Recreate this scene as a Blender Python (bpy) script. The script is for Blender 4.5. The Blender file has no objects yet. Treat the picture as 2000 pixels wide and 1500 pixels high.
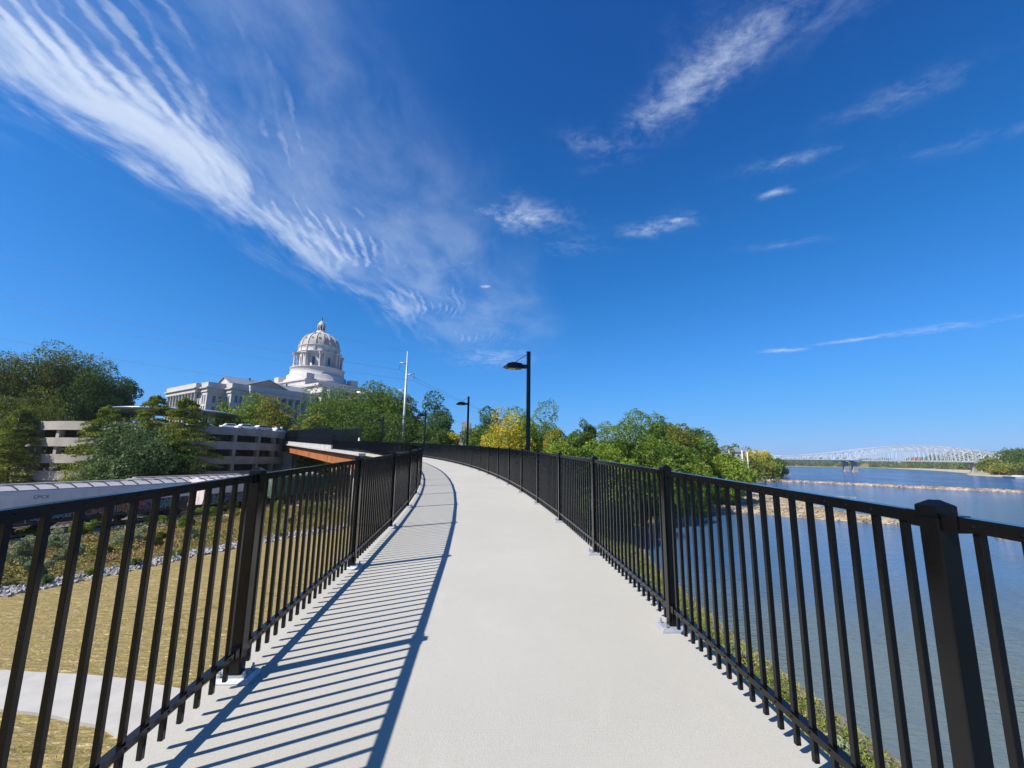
import bpy, math, random
import numpy as np
from mathutils import Vector, Matrix
R = math.radians
scene = bpy.context.scene
COL = scene.collection
F = 862.0
# ------------------------------------------------------------------ camera
pit = math.atan((898.6 - 750) / F); rol = math.atan(0.012)
fwd = Vector((0, math.cos(pit), math.sin(pit)))
r0 = Vector((1, 0, 0)); u0 = Vector((0, -math.sin(pit), math.cos(pit)))
rgt = r0 * math.cos(rol) + u0 * math.sin(rol)
upv = -r0 * math.sin(rol) + u0 * math.cos(rol)
cam = bpy.data.cameras.new('camera'); camo = bpy.data.objects.new('camera', cam)
COL.objects.link(camo); scene.camera = camo
cam.sensor_width = 36; cam.lens = 36 * F / 2000; cam.clip_start = 0.05; cam.clip_end = 30000
camo.matrix_world = Matrix((
    (rgt.x, upv.x, -fwd.x, 0), (rgt.y, upv.y, -fwd.y, 0), (rgt.z, upv.z, -fwd.z, 0), (0, 0, 0, 1)))

def hor(px): return 898.6 - 0.012 * (1000 - px)
def at(px, d, y=None):
    """point at ground distance d (metres ahead) for a bearing; z from the height above eye level"""
    x = (px - 1000) / F * d
    if y is None: return (x, d)
    return (x, d, (hor(px) - y) / F * d)

# ------------------------------------------------------------------ light
SUNAZ, SUNEL = -119.0, 46.0
S = Vector((math.sin(R(SUNAZ)) * math.cos(R(SUNEL)), math.cos(R(SUNAZ)) * math.cos(R(SUNEL)), math.sin(R(SUNEL))))
sl = bpy.data.lights.new('sun', 'SUN'); so = bpy.data.objects.new('sun', sl); COL.objects.link(so)
sl.energy = 5.0; sl.angle = R(0.5); sl.color = (1.0, 0.955, 0.88)
so.rotation_euler = S.to_track_quat('Z', 'Y').to_euler()
so.location = (0, 0, 60)
scene.view_settings.view_transform = 'Standard'; scene.view_settings.look = 'None'
scene.view_settings.exposure = 0.55; scene.view_settings.gamma = 1.0

# ------------------------------------------------------------------ node helpers
class NT:
    def __init__(s, tree): s.t = tree; s.n = tree.nodes; s.l = tree.links
    def node(s, typ, **kw):
        nd = s.n.new(typ)
        for k, v in kw.items(): setattr(nd, k, v)
        return nd
    def link(s, a, b): s.l.new(a, b)
    def put(s, inp, v):
        if isinstance(v, bpy.types.NodeSocket): s.l.new(v, inp)
        else: inp.default_value = v
    def math(s, op, a, b=None, c=None, clamp=False):
        nd = s.node('ShaderNodeMath', operation=op, use_clamp=clamp)
        s.put(nd.inputs[0], a)
        if b is not None: s.put(nd.inputs[1], b)
        if c is not None: s.put(nd.inputs[2], c)
        return nd.outputs[0]
    def mapr(s, v, a, b, c=0.0, d=1.0, smooth=True):
        nd = s.node('ShaderNodeMapRange', interpolation_type='SMOOTHSTEP' if smooth else 'LINEAR')
        s.put(nd.inputs[0], v)
        for i, q in enumerate((a, b, c, d)): nd.inputs[1 + i].default_value = q
        return nd.outputs[0]
    def noise(s, vec, scale, detail=4, rough=0.55, dist=0.0, dim='3D'):
        nd = s.node('ShaderNodeTexNoise'); nd.noise_dimensions = dim
        if vec is not None: s.put(nd.inputs['Vector'], vec)
        nd.inputs['Scale'].default_value = scale; nd.inputs['Detail'].default_value = detail
        nd.inputs['Roughness'].default_value = rough; nd.inputs['Distortion'].default_value = dist
        return nd.outputs['Fac']
    def mix(s, f, a, b, typ='MIX'):
        nd = s.node('ShaderNodeMix', data_type='RGBA', blend_type=typ)
        s.put(nd.inputs[0], f)
        for i, q in ((6, a), (7, b)):
            if isinstance(q, tuple) and len(q) == 3: q = q + (1,)
            s.put(nd.inputs[i], q)
        return nd.outputs[2]
    def xyz(s, x, y, z):
        nd = s.node('ShaderNodeCombineXYZ')
        for i, q in enumerate((x, y, z)): s.put(nd.inputs[i], q)
        return nd.outputs[0]
    def scale(s, vec, sc, rot=(0, 0, 0), loc=(0, 0, 0)):
        nd = s.node('ShaderNodeMapping'); s.put(nd.inputs[0], vec)
        nd.inputs[1].default_value = loc; nd.inputs[2].default_value = rot; nd.inputs[3].default_value = sc
        return nd.outputs[0]
    def ramp(s, f, stops):
        nd = s.node('ShaderNodeValToRGB'); s.put(nd.inputs[0], f)
        e = nd.color_ramp.elements
        while len(e) < len(stops): e.new(0.5)
        for q, (p, c) in zip(e, stops): q.position = p; q.color = tuple(c) + (1,)
        return nd.outputs[0]

def newmat(name, rough=0.6, metal=0.0, spec=0.5):
    m = bpy.data.materials.new(name); m.use_nodes = True
    nt = NT(m.node_tree); b = m.node_tree.nodes['Principled BSDF']
    b.inputs['Roughness'].default_value = rough; b.inputs['Metallic'].default_value = metal
    b.inputs['Specular IOR Level'].default_value = spec
    return m, nt, b
def pos(nt): return nt.node('ShaderNodeNewGeometry').outputs['Position']
def objc(nt): return nt.node('ShaderNodeTexCoord').outputs['Object']
def bump(nt, b, h, strength, dist=0.02):
    nd = nt.node('ShaderNodeBump'); nd.inputs['Strength'].default_value = strength
    nd.inputs['Distance'].default_value = dist
    nt.link(h, nd.inputs['Height']); nt.link(nd.outputs[0], b.inputs['Normal'])
def simple(name, col, var=0.15, scale=1.5, rough=0.6, metal=0.0, bumps=0.0, bscale=30, detail=5, spec=0.5, bd=0.02):
    m, nt, b = newmat(name, rough, metal, spec)
    p = pos(nt)
    f = nt.noise(p, scale, detail, 0.6)
    f = nt.mapr(f, 0.3, 0.7)
    c1 = tuple(c * (1 - var) for c in col); c2 = tuple(min(1, c * (1 + var)) for c in col)
    nt.link(nt.mix(f, c1, c2), b.inputs['Base Color'])
    if bumps: bump(nt, b, nt.noise(p, bscale, 4), bumps, bd)
    return m

# ------------------------------------------------------------------ world
w = bpy.data.worlds.new('World'); scene.world = w; w.use_nodes = True
nt = NT(w.node_tree); bg = w.node_tree.nodes['Background']
sky = nt.node('ShaderNodeTexSky', sky_type='NISHITA'); sky.sun_disc = False
sky.sun_elevation = R(SUNEL); sky.sun_rotation = R(SUNAZ % 360)
sky.altitude = 0; sky.air_density = 1.0; sky.dust_density = 0.25; sky.ozone_density = 3.0
tc = nt.node('ShaderNodeTexCoord').outputs['Generated']
sp = nt.node('ShaderNodeSeparateXYZ'); nt.link(tc, sp.inputs[0])
zc = nt.math('MAXIMUM', sp.outputs[2], 0.03)
cx = nt.math('DIVIDE', sp.outputs[0], zc); cy = nt.math('DIVIDE', sp.outputs[1], zc)
pl = nt.xyz(cx, cy, 0.0)
# slow warp so nothing runs perfectly straight
wn = nt.node('ShaderNodeTexNoise'); nt.link(pl, wn.inputs['Vector']); wn.inputs['Scale'].default_value = 1.6; wn.inputs['Detail'].default_value = 1
wv = nt.node('ShaderNodeVectorMath', operation='MULTIPLY_ADD')
nt.link(wn.outputs['Color'], wv.inputs[0]); wv.inputs[1].default_value = (0.26, 0.26, 0); nt.link(pl, wv.inputs[2])
plw = wv.outputs[0]
sw = nt.node('ShaderNodeSeparateXYZ'); nt.link(plw, sw.inputs[0])
wx, wy = sw.outputs[0], sw.outputs[1]        # shifted by about (+.17,+.17)
# main cirrus band, running away from the viewer on the left
xb0 = nt.math('SUBTRACT', wx, nt.math('MULTIPLY_ADD', wy, 0.26, -1.47))     # distance from the bright core
xb = nt.math('ADD', xb0, nt.math('MULTIPLY', nt.math('SUBTRACT', nt.noise(nt.scale(plw, (3.4, 1.4, 1)), 1.0, 6, .65), .5), .55))
left = nt.mapr(xb, -0.48, 0.16)
right_ = nt.mapr(xb, 1.05, 0.10)
far = nt.mapr(wy, 4.8, 2.6)
band = nt.math('MULTIPLY', nt.math('MULTIPLY', left, right_), far)
core = nt.math('MULTIPLY', nt.math('MULTIPLY', nt.mapr(xb, -0.16, 0.02), nt.mapr(xb, 0.46, 0.02)), nt.mapr(wy, 3.9, 1.6))
st = nt.noise(nt.scale(plw, (9.0, 2.4, 1), (0, 0, R(-12))), 1.0, 8, 0.66, 0.15)
st2 = nt.noise(nt.scale(plw, (3.2, 1.0, 1), (0, 0, R(-14))), 1.0, 6, 0.6, 0.1)
wave = nt.node('ShaderNodeTexWave', wave_type='BANDS', bands_direction='X', wave_profile='SIN')
nt.link(nt.scale(plw, (1, 1, 1), (0, 0, R(-10))), wave.inputs[0])
wave.inputs['Scale'].default_value = 6.8; wave.inputs['Distortion'].default_value = 2.6
wave.inputs['Detail'].default_value = 4; wave.inputs['Detail Scale'].default_value = 2.6; wave.inputs['Detail Roughness'].default_value = .6
ripm = nt.mapr(nt.noise(nt.scale(plw, (1.6, 1.1, 1)), 1.7, 3), 0.42, 0.60)
rip = nt.math('MULTIPLY', nt.math('SUBTRACT', wave.outputs['Fac'], 0.5), nt.math('MULTIPLY', nt.math('MULTIPLY', ripm, nt.mapr(xb, .0, .25)), 0.36))
dens = nt.math('ADD', nt.math('MULTIPLY', st2, 0.80), nt.math('MULTIPLY', st, 0.75))
gap = nt.mapr(nt.noise(nt.scale(plw, (5.2, 1.5, 1), (0, 0, R(-18)), (3, 1, 0)), 1.0, 5, .6, 0), .40, .62)
dens = nt.math('SUBTRACT', nt.math('ADD', dens, rip), nt.math('MULTIPLY', gap, .26))
dens = nt.math('ADD', dens, nt.math('MULTIPLY', nt.math('MULTIPLY', core, nt.mapr(wy, 2.6, 1.3, .45, 1.0)), 0.46))
d1 = nt.math('MULTIPLY', nt.mapr(dens, 0.54, 1.30), band)
veil = nt.math('MULTIPLY', nt.math('MULTIPLY', nt.mapr(xb, -.1, .15), nt.mapr(xb, 1.25, .55)), nt.mapr(wy, 4.6, 2.6))
veil = nt.math('MULTIPLY', veil, nt.mapr(nt.noise(nt.scale(plw, (2.6, 1.2, 1), (0, 0, R(-14)), (7, 2, 0)), 1.0, 6, .6), .30, .70, .02, .34))
d1 = nt.math('MAXIMUM', nt.math('MULTIPLY', d1, 0.92), veil)
# scattered small clouds: (x, y, half length, half width, angle, strength)
fine = nt.noise(nt.scale(pl, (5.0, 5.0, 1)), 1.0, 9, 0.72, 0.5)
fine2 = nt.noise(nt.scale(pl, (16.0, 16.0, 1)), 1.0, 6, 0.7, 0.3)
tex = nt.math('ADD', nt.math('MULTIPLY', fine, 0.75), nt.math('MULTIPLY', fine2, 0.52))
acc = None
for (x, y, a, b_, ang, k) in [
        (0.49, 1.00, 0.30, 0.085, -60, 1.0), (0.60, 0.80, 0.20, 0.13, -40, 0.5), (0.40, 1.16, 0.12, 0.05, -55, .8),
        (0.02, 1.70, 0.20, 0.12, 15, 1.0), (0.27, 1.27, 0.10, 0.05, 20, .8), (0.62, 1.76, 0.17, 0.07, -25, .9),
        (0.68, 1.71, 0.05, 0.03, -20, 1.3), (0.30, 1.95, 0.14, 0.09, 0, .5), (0.92, 1.33, 0.12, 0.04, -25, .8),
        (0.98, 1.51, 0.05, 0.028, -20, 1.2), (1.06, 1.05, 0.14, 0.06, -40, .42), (1.45, 1.20, 0.26, 0.05, -30, .32),
        (2.43, 3.85, 0.16, 0.09, -20, 1.2), (2.77, 3.50, 0.24, 0.07, -40, 1.0), (3.15, 3.15, 0.5, 0.13, -43, .7),
        (-0.18, 4.25, 0.45, 0.5, 0, .7), (-0.16, 2.45, 0.04, 0.03, 0, 1.2), (-0.35, 2.15, 0.22, 0.16, 0, .6),
        (-0.28, 3.2, 0.35, 0.5, 0, .45), (1.25, 1.9, 0.2, 0.04, -20, .35)]:
    ca, sa = math.cos(R(ang)), math.sin(R(ang))
    dx = nt.math('SUBTRACT', cx, x); dy = nt.math('SUBTRACT', cy, y)
    u = nt.math('ADD', nt.math('MULTIPLY', dx, ca / a), nt.math('MULTIPLY', dy, sa / a))
    v = nt.math('ADD', nt.math('MULTIPLY', dx, -sa / b_), nt.math('MULTIPLY', dy, ca / b_))
    rr = nt.math('ADD', nt.math('MULTIPLY', u, u), nt.math('MULTIPLY', v, v))
    g = nt.math('MULTIPLY', nt.math('POWER', 2.718, nt.math('MULTIPLY', rr, -0.9)), k)
    acc = g if acc is None else nt.math('MAXIMUM', acc, g)
d2 = nt.math('MULTIPLY', nt.mapr(nt.math('ADD', tex, nt.math('MULTIPLY', acc, 0.16)), 0.58, 1.06), nt.math('MULTIPLY', acc, 0.80, clamp=True))
dm = nt.math('MAXIMUM', d1, d2, clamp=True)
# clear autumn air: the model sky is taken to the photograph's deeper blue with one tone curve per channel
vm = nt.node('ShaderNodeVectorMath', operation='SCALE'); nt.link(sky.outputs[0], vm.inputs[0]); vm.inputs['Scale'].default_value = 0.1
rc = nt.node('ShaderNodeRGBCurve'); nt.link(vm.outputs[0], rc.inputs['Color'])
for ci, pts_ in enumerate([[(0, 0), (.033, .004), (.08, .010), (.22, .060), (.65, .235), (1, .42)],
                           [(0, 0), (.093, .056), (.195, .165), (.418, .345), (.807, .52), (1, .60)],
                           [(0, 0), (.238, .345), (.423, .63), (.658, .90), (.74, .92), (1, .95)]]):
    cu = rc.mapping.curves[ci]
    while len(cu.points) < len(pts_): cu.points.new(.5, .5)
    for q_, (x_, y_) in zip(cu.points, pts_): q_.location = (x_, y_)
rc.mapping.update()
vm2 = nt.node('ShaderNodeVectorMath', operation='SCALE'); nt.link(rc.outputs[0], vm2.inputs[0]); vm2.inputs['Scale'].default_value = 10.0
mxs = nt.mix(dm, vm2.outputs[0], (6.4, 7.45, 9.3))
nt.link(mxs, bg.inputs[0]); bg.inputs[1].default_value = 0.0725

# ------------------------------------------------------------------ mesh helpers
def pt(x, y, z): return Vector((x, y, z))
class MB:
    def __init__(s): s.v = []; s.f = []; s.sm = []
    def add(s, vs, fs, smooth=False):
        o = len(s.v); s.v += [tuple(q) for q in vs]
        s.f += [tuple(i + o for i in f) for f in fs]; s.sm += [smooth] * len(fs); return s
    def box(s, c, size, rz=0.0, ax=None):
        hx, hy, hz = size[0] / 2, size[1] / 2, size[2] / 2
        if ax is None:
            ax = (Vector((math.cos(rz), math.sin(rz), 0)), Vector((-math.sin(rz), math.cos(rz), 0)), Vector((0, 0, 1)))
        c = Vector(c); vs = []
        for k in (-1, 1):
            for j in (-1, 1):
                for i in (-1, 1): vs.append(c + ax[0] * i * hx + ax[1] * j * hy + ax[2] * k * hz)
        return s.add(vs, [(0, 2, 3, 1), (4, 5, 7, 6), (0, 1, 5, 4), (2, 6, 7, 3), (0, 4, 6, 2), (1, 3, 7, 5)])
    def beam(s, a, b, wd, ht, up=Vector((0, 0, 1))):
        a = Vector(a); b = Vector(b); d = b - a; L = d.length; d.normalize()
        sx = d.cross(up)
        if sx.length < 1e-5: sx = Vector((1, 0, 0))
        sx.normalize(); uz = sx.cross(d)
        return s.box((a + b) / 2, (L, wd, ht), ax=(d, sx, uz))
    def tube(s, pts, rad, n=8, cap=True):
        pts = [Vector(p) for p in pts]
        if not isinstance(rad, (list, tuple)): rad = [rad] * len(pts)
        vs = []; fs = []
        for i, p in enumerate(pts):
            d = (pts[min(i + 1, len(pts) - 1)] - pts[max(i - 1, 0)]).normalized()
            a = d.cross(Vector((0.13, 0.31, 0.94)) if abs(d.z) < .9 else Vector((1, 0, 0))).normalized(); b = d.cross(a)
            for k in range(n):
                t = 2 * math.pi * k / n; vs.append(p + (a * math.cos(t) + b * math.sin(t)) * rad[i])
        for i in range(len(pts) - 1):
            for k in range(n):
                k2 = (k + 1) % n; fs.append((i * n + k, i * n + k2, (i + 1) * n + k2, (i + 1) * n + k))
        if cap: fs.append(tuple(range(n))[::-1]); fs.append(tuple((len(pts) - 1) * n + k for k in range(n)))
        return s.add(vs, fs, n > 6)
    def lathe(s, prof, c, n=48, smooth=True, closed=True):
        vs = []; fs = []
        for (r, z) in prof:
            for k in range(n):
                t = 2 * math.pi * k / n; vs.append((c[0] + r * math.cos(t), c[1] + r * math.sin(t), c[2] + z))
        for i in range(len(prof) - 1):
            for k in range(n):
                k2 = (k + 1) % n; fs.append((i * n + k, i * n + k2, (i + 1) * n + k2, (i + 1) * n + k))
        if closed:
            fs.append(tuple(range(n))[::-1]); fs.append(tuple((len(prof) - 1) * n + k for k in range(n)))
        return s.add(vs, fs, smooth)
    def prism(s, poly, z0, z1):
        n = len(poly); vs = [(p[0], p[1], z0) for p in poly] + [(p[0], p[1], z1) for p in poly]
        fs = [tuple(range(n))[::-1], tuple(range(n, 2 * n))] + [(i, (i + 1) % n, n + (i + 1) % n, n + i) for i in range(n)]
        return s.add(vs, fs)
    def sweep(s, rings, closed_ends=True):
        n = len(rings[0]); vs = [p for r in rings for p in r]; fs = []
        for i in range(len(rings) - 1):
            for k in range(n):
                k2 = (k + 1) % n; fs.append((i * n + k, i * n + k2, (i + 1) * n + k2, (i + 1) * n + k))
        if closed_ends:
            fs.append(tuple(range(n))[::-1]); fs.append(tuple((len(rings) - 1) * n + k for k in range(n)))
        return s.add(vs, fs)
    def mesh(s, name, mat, bevel=0):
        me = bpy.data.meshes.new(name); me.from_pydata(s.v, [], s.f); me.update()
        me.polygons.foreach_set('use_smooth', s.sm); me.materials.append(mat)
        import bmesh
        bm = bmesh.new(); bm.from_mesh(me); bmesh.ops.recalc_face_normals(bm, faces=bm.faces)
        if bevel:
            bmesh.ops.bevel(bm, geom=bm.edges[:], offset=bevel, segments=1, affect='EDGES')
        bm.to_mesh(me); bm.free()
        return me
    def build(s, name, mat, parent=None, bevel=0):
        o = bpy.data.objects.new(name, s.mesh(name, mat, bevel)); COL.objects.link(o)
        if parent is not None:
            o.parent = parent
            if parent.type == 'EMPTY': o.location = -parent.location
        return o
def tag(o, label=None, cat=None, group=None, kind=None):
    if label: o['label'] = label
    if cat: o['category'] = cat
    if group: o['group'] = group
    if kind: o['kind'] = kind
    return o
def empty(name, loc, label, cat, group=None):
    o = bpy.data.objects.new(name, None); COL.objects.link(o); o.location = loc; o.empty_display_size = 0.3
    return tag(o, label, cat, group)
def inst(name, me, parent, loc, rz=0.0):
    o = bpy.data.objects.new(name, me); COL.objects.link(o); o.parent = parent
    o.location = Vector(loc) - (parent.location if parent is not None else Vector((0, 0, 0))); o.rotation_euler = (0, 0, rz); return o

# ------------------------------------------------------------------ materials
M = {}
m, nt, b = newmat('black powder coat', 0.2, 0.0, 0.32)
p = pos(nt); f = nt.noise(p, 6, 4); nt.link(nt.mix(f, (0.0025, 0.0025, 0.003), (0.005, 0.005, 0.0055)), b.inputs['Base Color'])
sp_ = nt.mapr(nt.noise(p, 90, 2), 0.72, 0.76)
nt.link(nt.mapr(nt.noise(p, 14, 5), 0.3, 0.7, 0.13, 0.22), b.inputs['Roughness']); bump(nt, b, nt.noise(p, 160, 2), 0.06, 0.003)
M['black'] = m
# deck concrete: fine aggregate, broom marks, tyre/trowel traces
m, nt, b = newmat('deck concrete', 0.85, 0, 0.25); p = pos(nt)
big = nt.mapr(nt.noise(p, 0.55, 5, 0.6), 0.3, 0.7); mid = nt.mapr(nt.noise(p, 5.0, 8, 0.72), 0.36, 0.64)
fin = nt.mapr(nt.noise(p, 120, 4, 0.75), 0.36, 0.66)
broom = nt.mapr(nt.noise(nt.scale(p, (3.0, 160.0, 1.0)), 1.0, 3, 0.6), 0.3, 0.7)
c = nt.mix(big, (0.405, 0.385, 0.335), (0.45, 0.43, 0.375))
c = nt.mix(nt.math('MULTIPLY', mid, 0.45), c, (0.425, 0.40, 0.35))
c = nt.mix(nt.math('MULTIPLY', fin, 0.36), c, (0.30, 0.275, 0.235))
c = nt.mix(nt.math('MULTIPLY', broom, 0.05), c, (0.50, 0.48, 0.425))
blot = nt.mapr(nt.noise(nt.scale(p, (2.2, 0.8, 1), (0, 0, .2)), 1.0, 6, 0.7, .8), 0.52, 0.70)
c = nt.mix(nt.math('MULTIPLY', blot, 0.16), c, (0.51, 0.49, 0.44))
scr = nt.mapr(nt.noise(nt.scale(p, (26.0, 1.3, 1), (0, 0, .06)), 1.0, 5, .7), .66, .74)
c = nt.mix(nt.math('MULTIPLY', nt.math('MULTIPLY', scr, blot), .35), c, (0.60, 0.575, 0.53))
spot = nt.mapr(nt.noise(p, 9.0, 2, .5), .76, .80)
c = nt.mix(nt.math('MULTIPLY', spot, .30), c, (0.24, 0.21, 0.17))
nt.link(c, b.inputs['Base Color'])
bump(nt, b, nt.math('ADD', fin, nt.math('MULTIPLY', broom, .25)), 0.35, 0.003)
M['deck'] = m
M['concrete'] = simple('grey concrete', (0.309, 0.294, 0.272), 0.16, 0.4, 0.85, bumps=0.2, bscale=6, bd=.05)
M['garage'] = simple('weathered garage concrete', (0.31, 0.28, 0.235), 0.22, 0.22, 0.9, bumps=0.2, bscale=3, bd=.05)
M['fascia'] = simple('pale new concrete', (0.382, 0.368, 0.346), 0.12, 0.6, 0.85)
M['zinc'] = simple('galvanised base plate', (0.404, 0.419, 0.441), 0.1, 9, 0.45, 0.35, bumps=.15, bscale=60)
M['bolt'] = simple('bolt', (0.42, 0.44, 0.47), 0.1, 40, 0.35, 0.7)
M['lampglass'] = simple('lamp lens', (0.5, 0.44, 0.28), 0.1, 5, 0.3)
M['corten'] = simple('weathering steel', (0.294, 0.099, 0.026), 0.18, 0.5, 0.75, 0.0)
M['marble'] = simple('capitol limestone', (0.47, 0.44, 0.42), 0.08, 0.35, 0.8, bumps=.2, bscale=1.5, bd=.1)
M['marble_dome'] = simple('dome stone', (0.37, 0.335, 0.295), 0.14, 0.5, 0.8)
M['slate'] = simple('grey metal roof', (0.221, 0.243, 0.279), 0.12, 0.3, 0.5, 0.2)
M['tanroof'] = simple('tan gable', (0.294, 0.243, 0.206), 0.1, 0.5, 0.8)
M['glass'] = simple('dark window glass', (0.035, 0.045, 0.065), 0.3, 0.7, 0.15)
M['bronze'] = simple('dark bronze', (0.03, 0.045, 0.04), 0.2, 3, 0.5, 0.3)
M['canopy'] = simple('canopy metal', (0.309, 0.382, 0.456), 0.08, 0.3, 0.35, 0.4)
M['dark'] = simple('dark steel', (0.03, 0.03, 0.032), 0.2, 2, 0.7)
M['galv'] = simple('galvanised pole', (0.404, 0.441, 0.463), 0.06, 0.6, 0.45, 0.4)
M['wire'] = simple('wire', (0.10, 0.13, 0.17), 0.1, 1, 0.6)
M['steelpaint'] = simple('pale bridge paint', (0.55, 0.58, 0.60), 0.06, 0.1, 0.6)
M['railsteel'] = simple('rail steel', (0.25, 0.20, 0.17), 0.2, 2, 0.4, 0.6)
M['bark'] = simple('bark', (0.10, 0.075, 0.055), 0.35, 3, 0.95, bumps=.5, bscale=9, bd=.05)
M['barkpale'] = simple('pale bark', (0.36, 0.32, 0.27), 0.3, 2, 0.95)
M['white'] = simple('white paint', (0.551, 0.551, 0.537), 0.06, 1, 0.6)
M['stone'] = simple('rubble wall stone', (0.265, 0.228, 0.191), 0.45, 1.6, 0.95, bumps=.6, bscale=2.5, bd=.1)
M['brick'] = simple('brown brick', (0.184, 0.096, 0.059), 0.2, 0.8, 0.9)
def carmat(name, col, grime=(0.12, 0.09, 0.07), amt=0.35, rough=0.55):
    m, nt, b = newmat(name, rough); p = pos(nt)
    s1 = nt.mapr(nt.noise(nt.scale(p, (1.2, 1.2, 0.25)), 1.0, 6, .65), 0.45, 0.75)
    c = nt.mix(nt.math('MULTIPLY', s1, amt), col, grime)
    c = nt.mix(nt.math('MULTIPLY', nt.mapr(nt.noise(p, .6, 3), .35, .65), .15), c, (0.5, 0.47, 0.42))
    nt.link(c, b.inputs['Base Color']); return m
M['hopper'] = carmat('hopper grey paint', (0.80, 0.70, 0.68), amt=.16)
M['hoppertop'] = carmat('hopper roof', (0.42, 0.40, 0.41), amt=.18)
M['green'] = carmat('green car paint', (0.035, 0.12, 0.085), amt=.3)
M['mint'] = carmat('mint paint', (0.22, 0.50, 0.40), amt=.25)
M['rust'] = carmat('oxide boxcar paint', (0.30, 0.10, 0.04), amt=.4)
M['blackcar'] = carmat('black sill paint', (0.02, 0.02, 0.022), amt=.25)
M['letter'] = simple('lettering', (0.02, 0.02, 0.025), 0.05, 3, 0.6)
for nme, cc in (('teal', (.06, .20, .24)), ('pink', (.32, .07, .08)), ('blue', (.04, .09, .25)), ('orange', (.36, .11, .04)), ('cream', (.34, .31, .26))):
    M['g_' + nme] = simple('spray paint ' + nme, cc, .2, 2, .6)

def leafmat(name, cols, trans=0.15, scale=0.45):
    m, nt, b = newmat(name, 0.6, 0, 0.10)
    at_ = nt.node('ShaderNodeAttribute'); at_.attribute_name = 'leaf'
    p = pos(nt)
    n_ = nt.mapr(nt.noise(p, scale, 3), 0.3, 0.7)
    f = nt.math('ADD', nt.math('MULTIPLY', n_, 0.55), nt.math('MULTIPLY', at_.outputs['Fac'], 0.45))
    k = len(cols)
    c = nt.ramp(f, [(0.12 + 0.76 * i / (k - 1), q) for i, q in enumerate(cols)])
    nt.link(c, b.inputs['Base Color'])
    tr = nt.node('ShaderNodeBsdfTranslucent'); nt.link(c, tr.inputs[0])
    ms = nt.node('ShaderNodeMixShader'); ms.inputs[0].default_value = trans
    out = m.node_tree.nodes['Material Output']
    nt.link(b.outputs[0], ms.inputs[1]); nt.link(tr.outputs[0], ms.inputs[2]); nt.link(ms.outputs[0], out.inputs[0])
    return m
L = {
 'green': leafmat('green leaves', [(.055, .10, .014), (.12, .20, .026), (.23, .30, .04)]),
 'deep': leafmat('deep green leaves', [(.032, .065, .014), (.07, .125, .022), (.13, .19, .032)]),
 'olive': leafmat('olive leaves', [(.06, .085, .014), (.14, .165, .024), (.27, .26, .04)]),
 'bluegreen': leafmat('bluish leaves', [(.035, .075, .03), (.075, .14, .05), (.13, .21, .07)]),
 'lime': leafmat('lime leaves', [(.09, .15, .018), (.19, .27, .03), (.32, .38, .05)]),
 'yellow': leafmat('yellow leaves', [(.24, .26, .02), (.50, .42, .04), (.66, .50, .07)]),
 'mixed': leafmat('turning leaves', [(0.072, 0.145, 0.022), (0.160, 0.232, 0.036), (0.580, 0.319, 0.043)]),
 'cypress': leafmat('bald cypress needles', [(.08, .12, .02), (.20, .25, .035), (.38, .36, .055)], scale=.5),
 'sumac': leafmat('sumac leaves', [(.055, .095, .035), (.115, .175, .06), (.21, .27, .10)]),
 'grass': leafmat('meadow stems', [(.12, .16, .03), (.26, .25, .06), (.42, .29, .12), (.30, .20, .09)], scale=.28),
 'sage': leafmat('sage scrub', [(.16, .20, .09), (.28, .32, .17), (.40, .42, .26)], scale=.9),
 'far': leafmat('far woods', [(0.072, 0.116, 0.036), (0.131, 0.174, 0.051), (0.232, 0.217, 0.072)], scale=.03),
}

# ------------------------------------------------------------------ terrain
TA = Vector((-44.5, 42.6)); TU = Vector((0.208, 0.978)).normalized(); TNv = Vector((-TU.y, TU.x))   # railway line and its left normal
def sstep(x, a, b):
    t = np.clip((x - a) / (b - a), 0, 1); return t * t * (3 - 2 * t)
SH = [(15, -400), (14.8, 10), (14.6, 30), (15.6, 50), (19.5, 72), (26, 84), (36, 100), (44, 118), (50, 130), (64, 150), (85, 180), (120, 235),
      (150, 290), (210, 375), (285, 462), (300, 480), (300, 520), (315, 620), (320, 820), (200, 1100), (-400, 1350), (-2200, 1550), (-7500, 1700)]
FB = [(420, -400), (440, 200), (500, 420), (560, 520), (690, 650), (880, 900), (1080, 1250), (1150, 1500), (980, 1660), (500, 1760), (-500, 1900), (-2500, 2100), (-7500, 2300)]
def seg_dist(px, py, poly):
    """distance to the open polyline (numpy)"""
    best = np.full(px.shape, 1e9)
    for (a, b) in zip(poly[:-1], poly[1:]):
        ax, ay = a; dx, dy = b[0] - ax, b[1] - ay
        t = np.clip(((px - ax) * dx + (py - ay) * dy) / (dx * dx + dy * dy), 0, 1)
        best = np.minimum(best, np.hypot(px - ax - t * dx, py - ay - t * dy))
    return best
def inside(px, py, poly):
    r = np.zeros(px.shape, bool); n = len(poly)
    for i in range(n):
        x1, y1 = poly[i]; x2, y2 = poly[(i + 1) % n]
        if y1 == y2: continue
        c = ((y1 > py) != (y2 > py)) & (px < (x2 - x1) * (py - y1) / (y2 - y1) + x1)
        r ^= c
    return r
LANDL = SH + [(-9000, 1700), (-9000, -400)]
LANDR = FB + [(-9000, 12000), (12000, 12000), (12000, -400)]
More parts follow.
